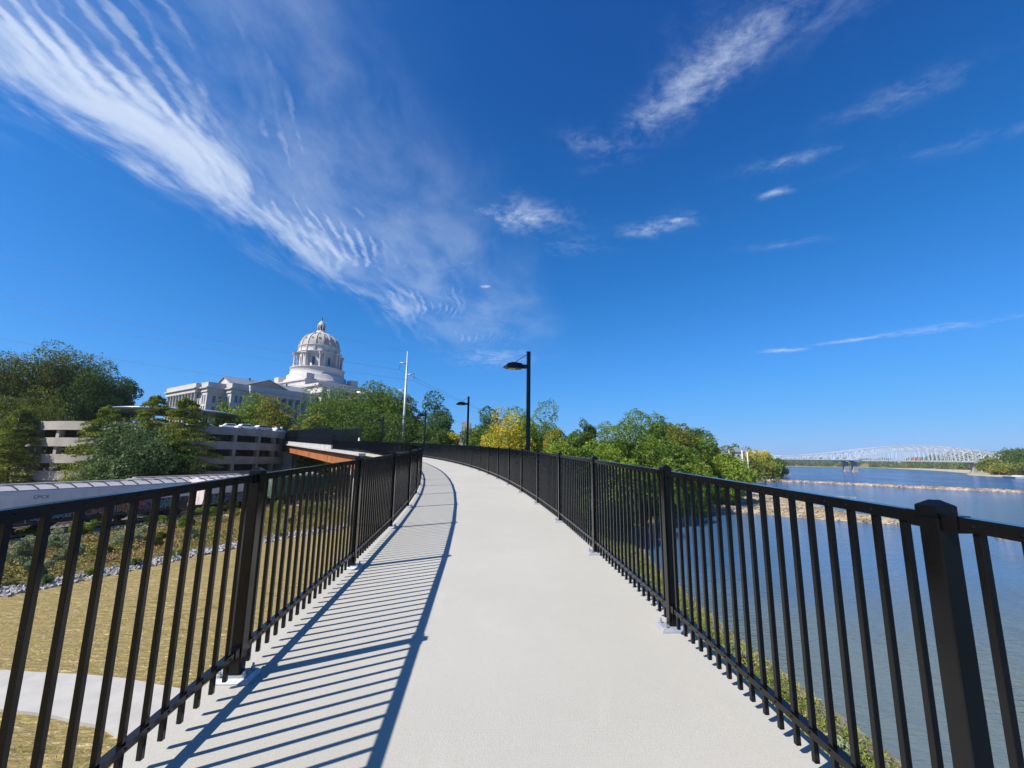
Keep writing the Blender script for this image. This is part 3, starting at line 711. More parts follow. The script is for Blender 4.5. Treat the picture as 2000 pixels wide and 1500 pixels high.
def hopper(t0, t1, label, roofm, graf, seed, off=0.0, Ht=4.55, name='hopper_car', letters=None):
    root = empty(name, TP(t0, off, TZ), label, 'freight car', 'freight cars on the railway')
    prof = [(-1.45, 1.15), (-1.60, 1.9), (-1.62, 3.75), (-1.50, 4.12), (1.50, 4.12), (1.62, 3.75), (1.60, 1.9), (1.45, 1.15)]
    k = (Ht - 4.12 + 4.12) / 4.55
    prof = [(a, z * k) for a, z in prof]
    o_ = MB(); o_.sweep([section(t, prof, off) for t in frange(t0 + .7, t1 - .7, 4)])
    for i, t in enumerate(frange(t0 + .8, t1 - .8, 1.45)):
        if i % 3 == 0:
            o_.beam(TP(t, off - 1.63, TZ + 1.2), TP(t, off - 1.63, TZ + 3.75 * k), .03, .05)
    o_.build('body', M['hopper'], root)
    if graf:
        o_ = MB(); o_.sweep([[TP(t, off - 1.47, TZ + 1.16), TP(t, off - 1.61, TZ + 1.62), TP(t, off - 1.632, TZ + 2.42), TP(t, off - 1.5, TZ + 2.42), TP(t, off - 1.3, TZ + 1.16)] for t in (t0 + .75, t1 - .75)]); o_.build('sill_panel', M['blackcar'], root)
    o_ = MB(); rp_ = [(-1.56, 4.10 * k), (-.75, 4.42 * k), (.75, 4.42 * k), (1.56, 4.10 * k), (1.56, 4.02 * k), (-1.56, 4.02 * k)]
    o_.sweep([section(t, rp_, off) for t in frange(t0 + .6, t1 - .6, 4)])
    o_.build('roof', roofm, root); o_ = MB()
    for t in frange(t0 + 1.2, t1 - 1.2, 1.5):
        a_ = [(-1.56, 4.17 * k), (-.75, 4.49 * k), (-.1, 4.50 * k)]
        for (q1, q2) in zip(a_[:-1], a_[1:]): o_.beam(TP(t, off + q1[0], TZ + q1[1]), TP(t, off + q2[0], TZ + q2[1]), .09, .07)
    so_ = o_.build('roof_seams', M['dark'], root); so_['kind'] = 'stuff'
    o_ = MB(); o_.beam(TP(t0 + .8, off, TZ + 4.56 * k), TP(t1 - .8, off, TZ + 4.56 * k), .55, .10)
    o_.build('roof_walkway', roofm, root)
    o_ = MB(); o_.beam(TP(t0, off - 1.3, TZ + 1.05), TP(t1, off - 1.3, TZ + 1.05), .22, .24); o_.beam(TP(t0, off + 1.3, TZ + 1.05), TP(t1, off + 1.3, TZ + 1.05), .22, .24)
    for tt in (t0 + .1, t1 - .1): o_.beam(TP(tt, off - 1.4, TZ + 1.05), TP(tt, off + 1.4, TZ + 1.05), .25, .25)
    for tt in frange(t0 + 4.2, t1 - 4.2, 3):
        o_.sweep([[TP(tt - w1, off - w1, z_), TP(tt + w1, off - w1, z_), TP(tt + w1, off + w1, z_), TP(tt - w1, off + w1, z_)] for w1, z_ in ((1.0, TZ + 1.2), (.35, TZ + .45))])
    o_.build('underframe', M['blackcar'], root)
    for tt in (t0 + .12, t1 - .12):
        o_ = MB()
        for a in (-1.45, -.95): o_.beam(TP(tt, off + a, TZ + 1.1), TP(tt, off + a, TZ + 3.9 * k), .03, .03)
        for z in frange(1.3, 3.8 * k, .4): o_.beam(TP(tt, off - 1.45, TZ + z), TP(tt, off - .95, TZ + z), .025, .025)
        o_.build('ladder', M['hopper'], root)
    wheels(root, t0 + 2.2, off); wheels(root, t1 - 2.2, off)
    if graf: graffiti(root, graf[0], graf[1], graf[2], graf[3], graf[4], seed=seed, off=off)
    if letters:
        tx = bpy.data.curves.new('lettering', 'FONT'); tx.body = letters[0]; tx.size = letters[3]; tx.extrude = .004; tx.align_x = 'LEFT'
        tx.space_character = 1.15; tx.materials.append(M['letter'])
        to = bpy.data.objects.new('lettering', tx); COL.objects.link(to)
        bpy.context.view_layer.update()
        me = bpy.data.meshes.new_from_object(to.evaluated_get(bpy.context.evaluated_depsgraph_get()))
        bpy.data.objects.remove(to)
        lo = bpy.data.objects.new('lettering', me); COL.objects.link(lo); lo.parent = root
        nrm_ = -TNv
        lo.matrix_local = Matrix.Translation(TP(letters[1], off - 1.635, TZ + letters[2]) - root.location) @ Matrix(((TU.x, 0, nrm_.x, 0), (TU.y, 0, nrm_.y, 0), (0, 1, 0, 0), (0, 0, 0, 1)))
    return root
hopper(-6.5, 15.2, 'long pale grey covered hopper car at the left edge with CPCX on its side', M['hoppertop'], (-1.0, 12.5, 1.35, 2.45, ('blue', 'teal', 'pink', 'orange', 'pink', 'orange', 'pink')), 3, letters=('CPCX', -1.15, 3.28, .42))
hopper(15.9, 28.4, 'shorter grey hopper car with teal graffiti on its black sill, behind the nearest left post', M['hopper'], (18, 26.5, 1.3, 2.2, ('teal', 'blue', 'teal')), 8, Ht=4.4)
def boxcar(t0, t1, label, mat, Ht, off=0.0, open_top=True):
    root = empty('gondola_car' if open_top else 'box_car', TP(t0, off, TZ), label, 'freight car', 'freight cars on the railway')
    o_ = MB()
    if open_top:
        for sx in (-1.5, 1.5): o_.beam(TP(t0 + .4, off + sx, TZ + (Ht + 1.2) / 2), TP(t1 - .4, off + sx, TZ + (Ht + 1.2) / 2), .08, Ht - 1.2)
        for tt in (t0 + .4, t1 - .4): o_.beam(TP(tt, off - 1.5, TZ + (Ht + 1.2) / 2), TP(tt, off + 1.5, TZ + (Ht + 1.2) / 2), .08, Ht - 1.2)
        o_.beam(TP(t0 + .4, off, TZ + 1.3), TP(t1 - .4, off, TZ + 1.3), 3.0, .1)
        for sx in (-1.56, 1.56): o_.beam(TP(t0 + .3, off + sx, TZ + Ht), TP(t1 - .3, off + sx, TZ + Ht), .16, .12)
    else:
        o_.sweep([section(t, [(-1.5, 1.2), (-1.5, Ht - .2), (0, Ht), (1.5, Ht - .2), (1.5, 1.2)], off) for t in (t0 + .4, t1 - .4)])
    for t in frange(t0 + .6, t1 - .6, 1.15): o_.beam(TP(t, off - 1.56, TZ + 1.2), TP(t, off - 1.56, TZ + Ht - .1), .14, .09)
    o_.build('body', mat, root)
    o_ = MB(); o_.beam(TP(t0, off - 1.3, TZ + 1.08), TP(t1, off - 1.3, TZ + 1.08), .3, .22); o_.beam(TP(t0, off + 1.3, TZ + 1.08), TP(t1, off + 1.3, TZ + 1.08), .3, .22)
    o_.build('underframe', M['blackcar'], root)
    wheels(root, t0 + 2, off); wheels(root, t1 - 2, off)
    return root
boxcar(29.2, 45.5, 'dark green ribbed gondola car seen through the railing left of the bridge', M['green'], 3.9)
boxcar(46.3, 60.0, 'orange brown box car under the footbridge', M['rust'], 4.4, open_top=False)
boxcar(60.8, 76.0, 'mint green gondola car beyond the footbridge', M['mint'], 3.7)
hopper(12.0, 30.0, 'grey covered hopper car on the far track behind the first hopper', M['hoppertop'], None, 5, off=5.2)
hopper(30.8, 48.0, 'grey covered hopper car on the far track behind the green gondola', M['hoppertop'], None, 6, off=5.2)

# ------------------------------------------------------------------ parking garage with round concrete ramps
GC = Vector((-81.6, 107.6)); GR = 24.0
g0 = empty('parking_garage', (GC.x, GC.y, -8), 'round concrete parking garage with stacked open decks left of the footbridge', 'parking garage')
tops = [6.3, 3.2, 0.1, -3.0]
def ringwall(mb, r1, r2, z0, z1, a0=0, a1=360, n=96, tilt=0.0):
    rings = []
    for i in range(n + 1):
        a = R(a0 + (a1 - a0) * i / n); c_, s_ = math.cos(a), math.sin(a)
        rings.append([Vector((GC.x + r1 * c_, GC.y + r1 * s_, z0)), Vector((GC.x + r2 * c_, GC.y + r2 * s_, z0)), Vector((GC.x + r2 * c_, GC.y + r2 * s_, z1)), Vector((GC.x + r1 * c_, GC.y + r1 * s_, z1))])
    mb.sweep(rings, a1 - a0 < 360)
for i, z in enumerate(tops):
    m_ = MB(); ringwall(m_, GR, GR - .3, z - 1.6, z); ringwall(m_, GR + .12, GR + .003, z - 1.66, z - 1.42)
    bd = m_.build('parapet_band', M['garage'], g0)
    m_ = MB(); ringwall(m_, GR - .31, 9.0, z - (.6 if i == 0 else 1.45), z - (.3 if i == 0 else 1.15), n=64); m_.build('floor_slab', M['garage'], g0)
m_ = MB(); ringwall(m_, GR - .1, GR - .5, -8.6, -4.62, 150, 262, 40); m_.build('base_wall', M['garage'], g0)
m_ = MB(); ringwall(m_, 19.0, 18.6, -8.6, 5.2, n=64); m_.build('core_wall', simple('shade dark inner wall', (0.10, 0.095, 0.09), .3, .5, .95), g0)  # dark wall colour stands in for the shade inside the open decks
for k in range(24):
    a = R(k * 15 + 4); c_ = Vector((GC.x + (GR - .75) * math.cos(a), GC.y + (GR - .75) * math.sin(a), 0))
    m_ = MB(); m_.box((c_.x, c_.y, -1.9), (.9, .75, 13.4), a); m_.build('column', M['garage'], g0)
# round roof canopy above the garage
cc = at(345, 128, 806)
c0 = empty('canopy', (cc[0], cc[1], cc[2] - 6), 'shallow blue grey disc canopy above the garage, behind the conifers', 'canopy')
m_ = MB(); m_.lathe([(.1, 1.0), (6, .85), (12, .4), (15.2, -.1), (15.6, -.3), (15.3, -.4), (10, -.25), (.1, -.25)], cc, 64, closed=False); m_.build('roof', M['canopy'], c0)
for k in range(6):
    m_ = MB(); a = k * math.pi / 3; m_.tube([(cc[0] + 8 * math.cos(a), cc[1] + 8 * math.sin(a), gz(cc[0], cc[1]) - 2), (cc[0] + 8 * math.cos(a), cc[1] + 8 * math.sin(a), cc[2] + .4)], .25, 10); m_.build('column', M['dark'], c0)
# cars on the roof deck (only their tops show)
def car(x, y, z, rz, col, label):
    root = empty('parked_car', (x, y, z), label, 'car', 'cars parked on the garage roof')
    root.rotation_euler = (0, 0, rz)
    cm = simple('car paint', col, .04, 1, .3)
    def part(nm, prof, wd, mat, y0=0):
        m_ = MB(); n = len(prof)
        m_.add([(a, -wd / 2, b_) for a, b_ in prof] + [(a, wd / 2, b_) for a, b_ in prof], [tuple(range(n))[::-1], tuple(range(n, 2 * n))] + [(i, (i + 1) % n, n + (i + 1) % n, n + i) for i in range(n)])
        o_ = bpy.data.objects.new(nm, m_.mesh(nm, mat, .03)); COL.objects.link(o_); o_.parent = root; return o_
    part('body', [(-2.2, .3), (-2.25, .8), (-2.1, .95), (-1.0, 1.0), (1.1, .98), (2.1, .85), (2.25, .6), (2.2, .3)], 1.8, cm)
    part('cabin', [(-1.75, .97), (-1.25, 1.42), (.35, 1.45), (1.15, .97)], 1.5, cm)
    part('windows', [(-1.55, 1.0), (-1.15, 1.36), (.30, 1.38), (.95, 1.0)], 1.53, M['glass'])
    for a in (-1.4, 1.4):
        for s_ in (-.8, .8):
            m_ = MB(); m_.tube([(a, s_ - .1, .33), (a, s_ + .1, .33)], .33, 14); o_ = bpy.data.objects.new('wheel', m_.mesh('wheel', M['dark'])); COL.objects.link(o_); o_.parent = root
for (px, d, col, lab, rz) in ((412, 96, (.55, .55, .55), 'silver car on the garage roof, partly behind the conifer', .6), (455, 92.5, (.75, .75, .75), 'white car on the garage roof in front of the rounded maple', .9),
                          (484, 93.5, (.7, .7, .72), 'white car on the garage roof below the taller maple', 1.0), (515, 97, (.5, .5, .55), 'grey car on the garage roof below the maple with orange top', 1.2), (545, 106, (.7, .72, .74), 'white car at the right end of the garage roof by the pale posts', 1.5)):
    x, y = at(px, d + 9); car(x, y, 6.0, rz, col, lab)
# pale posts and ledge at the right end of the garage
x, y, z = at(553, 118, 862)
m_ = MB(); m_.box((x, y, z - .4), (8, 3, .8)); 
for k in (-1.3, .2): m_.tube([(x + k, y - .5, z), (x + k, y - .5, z + 3.7)], .28, 12)
m_.box((x, y, (z - .8 + gz(x, y)) / 2 - .2), (6, 2.2, z - .8 - gz(x, y) + .4))
tag(m_.build('bridge_landing', M['fascia']), 'pale landing with two short round posts where the footbridge meets the garage', 'landing')
# stone retaining wall on the far left
x, y, _ = at(35, 100, 930)
m_ = MB(); zz = gz(x, y)
for k in range(14):
    xx = x - 4 + k * .75; h_ = 2.8 + .25 * math.sin(k * 1.7)
    m_.box((xx, y + .12 * math.sin(k * 2.3), zz + h_ / 2 - .4), (.73, .9, h_))
tag(m_.build('retaining_wall', M['stone']), 'low rubble stone retaining wall at the far left edge beside the garage', 'wall')

# ------------------------------------------------------------------ capitol
CU = Vector((0.559, 0.829, 0)); CV = Vector((-0.829, 0.559, 0)); C0 = Vector((-149.5, 233, 0)); CB = 9.0
def K(a, b_, z): return C0 + CU * a + CV * b_ + Vector((0, 0, z))
cap = empty('capitol', K(50, 30, CB), 'white stone domed capitol building on the hill behind the garage', 'capitol building')
CAX = (CU, CV, Vector((0, 0, 1)))
def kbox(mb, a0, a1, b0, b1, z0, z1): return mb.box(K((a0 + a1) / 2, (b0 + b1) / 2, (z0 + z1) / 2), (abs(a1 - a0), abs(b1 - b0), z1 - z0), ax=CAX)
def block(name, a0, a1, b0, b1, ztop, rec=()):
    m_ = MB(); kbox(m_, a0, a1, b0, b1, CB - 2, ztop - 5.2)
    kbox(m_, a0 - .5, a1 + .5, b0 - .5, b1 + .5, ztop - 5.2, ztop - 4.6)          # architrave
    kbox(m_, a0 - .2, a1 + .2, b0 - .2, b1 + .2, ztop - 4.6, ztop - 3.2)
    kbox(m_, a0 - 1.1, a1 + 1.1, b0 - 1.1, b1 + 1.1, ztop - 3.2, ztop - 2.6)      # cornice
    kbox(m_, a0 - .1, a1 + .1, b0 - .1, b1 + .1, ztop - 2.6, ztop)                # parapet
    return m_
ZT = 38.9
w1 = block('wing', 0, 50, 0.0, 61, ZT)
kbox(w1, -.35, 50, -.35, 61.3, CB - 2, 15.2)
w1.build('west_wing', M['marble'], cap)
w2 = block('w', -8.6, 12, 7, 54, ZT); kbox(w2, -8.95, 10, 6.6, 54.4, CB - 2, 15.2); w2.build('west_pavilion', M['marble'], cap)
# north colonnade: piers/columns in front of dark recesses
def window(parent, a, b_, z0, z1, wd, face, name='window'):
    m_ = MB(); fr = MB()
    if face == 'n':     # plane b = const, facing -CV
        kbox(m_, a - wd / 2, a + wd / 2, b_ - .06, b_ + .1, z0, z1)
        kbox(fr, a - wd / 2 - .2, a + wd / 2 + .2, b_ - .28, b_ - .07, z1, z1 + .35); kbox(fr, a - wd / 2 - .2, a + wd / 2 + .2, b_ - .28, b_ - .07, z0 - .3, z0)
        kbox(fr, a - .06, a + .06, b_ - .14, b_ - .07, z0, z1)
        for s_ in (-1, 1): kbox(fr, a + s_ * (wd / 2 + .1) - .1, a + s_ * (wd / 2 + .1) + .1, b_ - .2, b_ - .07, z0, z1)
    else:               # plane a = const, facing -CU
        kbox(m_, b_ - .06, b_ + .1, a - wd / 2, a + wd / 2, z0, z1)
        kbox(fr, b_ - .28, b_ - .07, a - wd / 2 - .2, a + wd / 2 + .2, z1, z1 + .35); kbox(fr, b_ - .28, b_ - .07, a - wd / 2 - .2, a + wd / 2 + .2, z0 - .3, z0)
        kbox(fr, b_ - .14, b_ - .07, a - .06, a + .06, z0, z1)
    w_ = m_.build(name, M['glass'], parent); f_ = fr.build('window_frame', M['marble'], parent); f_.parent = w_; f_.location = (0, 0, 0)
    return w_
col_prof = lambda r, h: [(r * 1.25, 0), (r * 1.25, .35), (r, .5), (r * 1.0, h * .33), (r * .84, h - .9), (r * .9, h - .8), (r * 1.2, h - .3), (r * 1.25, h)]
# columns standing proud of the north wall between a=9 and a=47
for i in range(10):
    a = 9.4 + i * 4.1; m_ = MB(); q = K(a, -1.35, 15.2); m_.lathe(col_prof(.72, 18.5), q, 16); m_.build('column', M['marble'], cap)
m_ = MB(); kbox(m_, 8.2, 47.6, -2.2, -.02, CB - 2, 15.2); m_.build('north_basement', M['marble'], cap); m_ = MB(); kbox(m_, 8.2, 47.6, -2.3, -.02, 33.7, 35.7); kbox(m_, 8.2, 47.6, -3.1, -1.12, 35.7, 36.3); kbox(m_, 8.2, 47.6, -2.2, -.12, 36.3, 38.7)
m_.build('north_entablature', M['marble'], cap)
for i in range(9):
    a = 11.45 + i * 4.1
    for (z0, z1) in ((28.2, 33.0), (22.2, 26.4), (16.6, 20.4)): window(cap, a, -.02, z0, z1, 2.0, 'n')
for a in (2.6, 5.0):
    for (z0, z1) in ((28.6, 32.2), (22.4, 26.2), (17, 20.4)): window(cap, a, -.02, z0, z1, 1.3, 'n')
for a in (-5.2, -2.4):
    for (z0, z1) in ((28.0, 31.8), (22.0, 26.0), (16.8, 20.2)): window(cap, a, 6.98, z0, z1, 1.4, 'n')
for bb in (2.4, 4.6):
    for (z0, z1) in ((28.0, 31.8), (22.0, 26.0)): window(cap, bb, -.02, z0, z1, 1.2, 'w')
# west colonnade
for i in range(10):
    bb = 17 + i * 4.0; m_ = MB(); q = K(-10.2, bb, 15.2); m_.lathe(col_prof(.72, 18.5), q, 16); m_.build('column', M['marble'], cap)
m_ = MB(); kbox(m_, -11.2, -8.62, 15.2, 54.8, CB - 2, 15.2); m_.build('west_basement', M['marble'], cap); m_ = MB(); kbox(m_, -11.2, -8.62, 15.2, 54.8, 33.7, 35.7); kbox(m_, -12.0, -9.72, 14.6, 55.2, 35.7, 36.3); kbox(m_, -11.1, -8.72, 15.3, 54.7, 36.3, 38.7)
m_.build('west_entablature', M['marble'], cap)
for i in range(9):
    bb = 19 + i * 4.0
    for (z0, z1) in ((27, 32.6), (17, 23)): window(cap, bb, -8.62, z0, z1, 2.1, 'w')
for bb in (9.4, 12):
    for (z0, z1) in ((28.0, 31.8), (22.0, 26.0)): window(cap, bb, -8.62, z0, z1, 1.1, 'w')
# gabled roof ridge and the cross gable
def gable(a0, a1, b0, b1, z0, z1, along, matr, matg):
    m_ = MB(); g_m = MB(); e = .8
    if along == 'a':
        bm_ = (b0 + b1) / 2
        m_.add([K(a0 - e, b0 - e, z0), K(a0 - e, bm_, z1), K(a0 - e, b1 + e, z0), K(a1, b0 - e, z0), K(a1, bm_, z1), K(a1, b1 + e, z0),
                K(a0 - e, b0 - e, z0 + .5), K(a0 - e, bm_, z1 + .5), K(a0 - e, b1 + e, z0 + .5), K(a1, b0 - e, z0 + .5), K(a1, bm_, z1 + .5), K(a1, b1 + e, z0 + .5)],
               [(6, 7, 10, 9), (7, 8, 11, 10), (0, 3, 4, 1), (1, 4, 5, 2), (0, 1, 7, 6), (1, 2, 8, 7), (0, 6, 9, 3), (2, 5, 11, 8), (3, 9, 10, 4), (4, 10, 11, 5)])
        g_m.add([K(a0, b0, z0 - 3), K(a0, b1, z0 - 3), K(a0, b1, z0), K(a0, bm_, z1), K(a0, b0, z0), K(a1 - .1, b0, z0 - 3), K(a1 - .1, b1, z0 - 3), K(a1 - .1, b1, z0), K(a1 - .1, bm_, z1 - .1), K(a1 - .1, b0, z0)],
                [(0, 1, 2, 3, 4), (9, 8, 7, 6, 5), (0, 4, 9, 5), (1, 6, 7, 2)])
    else:
        am = (a0 + a1) / 2
        m_.add([K(a0 - e, b0 - e, z0), K(am, b0 - e, z1), K(a1 + e, b0 - e, z0), K(a0 - e, b1, z0), K(am, b1, z1), K(a1 + e, b1, z0),
                K(a0 - e, b0 - e, z0 + .5), K(am, b0 - e, z1 + .5), K(a1 + e, b0 - e, z0 + .5), K(a0 - e, b1, z0 + .5), K(am, b1, z1 + .5), K(a1 + e, b1, z0 + .5)],
               [(6, 7, 10, 9), (7, 8, 11, 10), (0, 3, 4, 1), (1, 4, 5, 2), (0, 1, 7, 6), (1, 2, 8, 7), (0, 6, 9, 3), (2, 5, 11, 8), (3, 9, 10, 4), (4, 10, 11, 5)])
        g_m.add([K(a0, b0, z0 - 3), K(a1, b0, z0 - 3), K(a1, b0, z0), K(am, b0, z1), K(a0, b0, z0), K(a0, b1, z0 - 3), K(a1, b1, z0 - 3), K(a1, b1, z0), K(am, b1, z1), K(a0, b1, z0)],
                [(0, 1, 2, 3, 4), (9, 8, 7, 6, 5), (0, 4, 9, 5), (1, 6, 7, 2)])
    r_ = m_.build('roof', matr, cap); g2 = g_m.build('pediment', matg, cap)
gable(1.5, 52, 5, 22, 39.2, 43.6, 'a', M['slate'], M['marble'])
gable(9, 33, 4.4, 20, 39.0, 43.9, 'b', M['slate'], M['tanroof'])
for a in (14, 36): 
    m_ = MB(); kbox(m_, a, a + .7, 12.5, 13.2, 42.5, 45.2); m_.build('chimney', M['bronze'], cap)
# centre block and dome
cb = block('c', 48.6, 100, -6, 76, 43.0)
kbox(cb, 52, 96, 4, 70, 43.01, 47.5); kbox(cb, 50.5, 97.5, 2.5, 71.5, 45.4, 46.0)
cb.build('centre_block', M['marble'], cap)
for i in range(8):
    a = 54 + i * 6.0
    q = K(a, -8.4, 15.2); m_ = MB(); m_.lathe(col_prof(.8, 20.5), q, 14); m_.build('column', M['marble'], cap)
m_ = MB(); kbox(m_, 51.5, 98.5, -9.6, -6.02, CB - 2, 15.2); m_.build('portico_basement', M['marble'], cap); m_ = MB(); kbox(m_, 51.5, 98.5, -9.6, -6.7, 35.8, 42); m_.build('north_portico', M['marble'], cap)
DCn = K(74, 41.5, 0)
made_before = set(bpy.data.objects)
dm_ = MB(); q = Vector((DCn.x, DCn.y, 0))
kbox(dm_, 74 - 23, 74 + 23, 41.5 - 23, 41.5 + 23, 42.0, 49.2); kbox(dm_, 74 - 24, 74 + 24, 41.5 - 24, 41.5 + 24, 49.2, 50.0)
for sa in (-1, 1):
    for sb in (-1, 1): kbox(dm_, 74 + sa * 18.5 - 3, 74 + sa * 18.5 + 3, 41.5 + sb * 18.5 - 3, 41.5 + sb * 18.5 + 3, 50.0, 54.6)
dm_.build('dome_plinth', M['marble'], cap)
dr = MB(); dr.lathe([(23, 48), (23, 51.5), (22.2, 52), (21.2, 52.2), (21.2, 55.4), (20.4, 56), (19.4, 56.2), (19.2, 60.6), (19.8, 60.9), (19.8, 61.4), (18.4, 61.6), (14.2, 61.7), (14.2, 72.6)], q, 72, closed=False)
dr.build('drum', M['marble'], cap)
for k in range(8):
    for j in (-1, 1):
        a = R(k * 45 + 22.5 + j * 5.4 + 10)
        c_ = MB(); c_.lathe(col_prof(.72, 9.6), (q.x + 17.0 * math.cos(a), q.y + 17.0 * math.sin(a), 61.5), 14); c_.build('dome_column', M['marble'], cap)
    a = R(k * 45 + 22.5 + 10)
    e_ = MB(); ax = (Vector((math.cos(a), math.sin(a), 0)), Vector((-math.sin(a), math.cos(a), 0)), Vector((0, 0, 1)))
    e_.box((q.x + 16.1 * math.cos(a), q.y + 16.1 * math.sin(a), 71.7), (4.2, 4.9, 1.2), ax=ax); e_.box((q.x + 16.0 * math.cos(a), q.y + 16.0 * math.sin(a), 72.55), (4.9, 5.4, .5), ax=ax)
    e_.box((q.x + 14.6 * math.cos(a), q.y + 14.6 * math.sin(a), 66.3), (1.0, 3.4, 9.4), ax=ax)
    e_.build('buttress', M['marble'], cap)
    a = R(k * 45 + 10)
    for j in (-9, 9):
        a2 = a + R(j) * 0
    w_ = MB(); ax = (Vector((math.cos(a), math.sin(a), 0)), Vector((-math.sin(a), math.cos(a), 0)), Vector((0, 0, 1)))
    w_.box((q.x + 14.1 * math.cos(a), q.y + 14.1 * math.sin(a), 66), (.5, 1.9, 5.0), ax=ax); w_.tube([(q.x + 13.9 * math.cos(a), q.y + 13.9 * math.sin(a), 68.5), (q.x + 14.36 * math.cos(a), q.y + 14.36 * math.sin(a), 68.5)], .95, 16)
    w_.build('window', M['glass'], cap)
at_ = MB(); at_.lathe([(14.0, 72.4), (15.6, 72.8), (15.8, 73.4), (14.9, 73.7), (14.9, 77.2), (15.4, 77.5), (15.4, 78.0), (14.6, 78.2)], q, 72, closed=False)
for k in range(16):
    a = R(k * 22.5 + 10); ax = (Vector((math.cos(a), math.sin(a), 0)), Vector((-math.sin(a), math.cos(a), 0)), Vector((0, 0, 1)))
    at_.box((q.x + 15.0 * math.cos(a), q.y + 15.0 * math.sin(a), 75.4), (.5, 1.3, 3.2), ax=ax)
at_.build('attic', M['marble'], cap)
dprof = [(14.5, 78.1)] + [(14.4 * math.cos(R(t)) ** .92 , 78.2 + 11.2 * math.sin(R(t))) for t in range(6, 72, 6)] + [(4.3, 89.2), (3.4, 89.6)]
dprof = [p_ for p_ in dprof if p_[0] > 3.3]
sh_ = MB(); sh_.lathe(dprof, q, 96, closed=False); dsh = sh_.build('dome_shell', M['marble_dome'], cap)
for k in range(16):
    a = R(k * 22.5 + 10); rib = MB(); rr = []
    for (r_, z_) in dprof:
        wd = .35 + .35 * r_ / 14.4; cx_, cy_ = math.cos(a), math.sin(a); tx_, ty_ = -cy_, cx_
        rr.append([Vector((q.x + (r_ - .3) * cx_ + tx_ * wd, q.y + (r_ - .3) * cy_ + ty_ * wd, z_)), Vector((q.x + (r_ - .3) * cx_ - tx_ * wd, q.y + (r_ - .3) * cy_ - ty_ * wd, z_)),
                   Vector((q.x + (r_ + .45) * cx_ - tx_ * wd, q.y + (r_ + .45) * cy_ - ty_ * wd, z_ + .2)), Vector((q.x + (r_ + .45) * cx_ + tx_ * wd, q.y + (r_ + .45) * cy_ + ty_ * wd, z_ + .2))])
    rib.sweep(rr); o_ = rib.build('rib', M['marble'], cap); o_.parent = dsh; o_.location = (0, 0, 0)
    for (tt, sz) in ((24, (1.5, 1.9)), (50, (1.0, 1.1))):
        a = R(k * 22.5 + 21.25); r_ = 14.4 * math.cos(R(tt)) ** .92; z_ = 78.2 + 11.2 * math.sin(R(tt))
        d_ = MB(); ax = (Vector((math.cos(a), math.sin(a), 0)), Vector((-math.sin(a), math.cos(a), 0)), Vector((0, 0, 1)))
        d_.box((q.x + (r_ - .1) * math.cos(a), q.y + (r_ - .1) * math.sin(a), z_), (.9, sz[0] * .7, sz[1]), ax=ax)
        o_ = d_.build('dormer', M['tanroof'], cap); o_.parent = dsh; o_.location = (0, 0, 0)
ln = MB(); ln.lathe([(4.9, 88.9), (3.6, 90.0), (3.4, 91.0), (2.0, 91.2), (2.0, 95.0), (2.9, 95.2), (2.9, 95.9), (2.5, 96.1), (2.3, 97.2), (1.5, 98.2), (.7, 98.8), (.5, 99.4)], q, 32, closed=False)
for k in range(8):
    a = R(k * 45); ln.tube([(q.x + 2.7 * math.cos(a), q.y + 2.7 * math.sin(a), 91), (q.x + 2.7 * math.cos(a), q.y + 2.7 * math.sin(a), 95.2)], .33, 8)
ln.build('lantern', M['marble'], cap)
for k in range(8):
    a = R(k * 45 + 22.5); w_ = MB(); ax = (Vector((math.cos(a), math.sin(a), 0)), Vector((-math.sin(a), math.cos(a), 0)), Vector((0, 0, 1)))
    w_.box((q.x + 1.95 * math.cos(a), q.y + 1.95 * math.sin(a), 93), (.35, .9, 3.0), ax=ax); w_.build('window', M['glass'], cap)
stt = MB(); stt.tube([(q.x, q.y, 99.2), (q.x, q.y, 99.6), (q.x, q.y, 100.4), (q.x, q.y, 101.3), (q.x, q.y, 101.7), (q.x, q.y, 102.0), (q.x, q.y, 102.35)], [.5, .55, .36, .45, .14, .24, .08], 10)
stt.tube([(q.x, q.y, 101.2), (q.x - .5, q.y, 101.0), (q.x - .75, q.y, 101.5)], [.14, .11, .07], 6); stt.build('statue', M['bronze'], cap)
for o_ in set(bpy.data.objects) - made_before:
    if o_.parent is cap:
        o_.scale = (.945, .945, 1.0); o_.location = Vector((q.x * .055, q.y * .055, 1.6)) - cap.location
# round rotunda roofs right of the centre
m_ = MB(); e_ = K(92, 6, 0); m_.lathe([(13, 43.1), (13, 45.2), (12, 45.6), (6, 47.2), (.3, 47.6)], (e_.x, e_.y, 0), 40, closed=False); m_.build('low_roof', M['canopy'], cap)

# ------------------------------------------------------------------ tower and low wall beyond the trees
x, y, z = at(912, 205, 824)
tw = empty('concrete_tower', (x, y, gz(x, y)), 'plain concrete tower block with slightly curved top behind the second lamp post', 'tower')
m_ = MB(); g1 = gz(x, y) - 1
prof = [(-2.1, g1), (2.1, g1), (2.1, z - .9), (1.4, z - .35), (0, z), (-1.4, z - .35), (-2.1, z - .9)]
n = len(prof); m_.add([(x + a, y - 1.7, b_) for a, b_ in prof] + [(x + a, y + 1.7, b_) for a, b_ in prof], [tuple(range(n)), tuple(range(n, 2 * n))[::-1]] + [(i, (i + 1) % n, n + (i + 1) % n, n + i) for i in range(n)])
m_.build('shaft', M['concrete'], tw)
m_ = MB(); m_.box((x, y - 1.74, z - 2.4), (4.26, .14, .25)); m_.box((x - 1.95, y - 1.75, z - 8), (.3, .16, 11)); m_.box((x + 1.95, y - 1.75, z - 8), (.3, .16, 11)); m_.build('trim', M['fascia'], tw)
x, y, z = at(868, 200, 849.5)
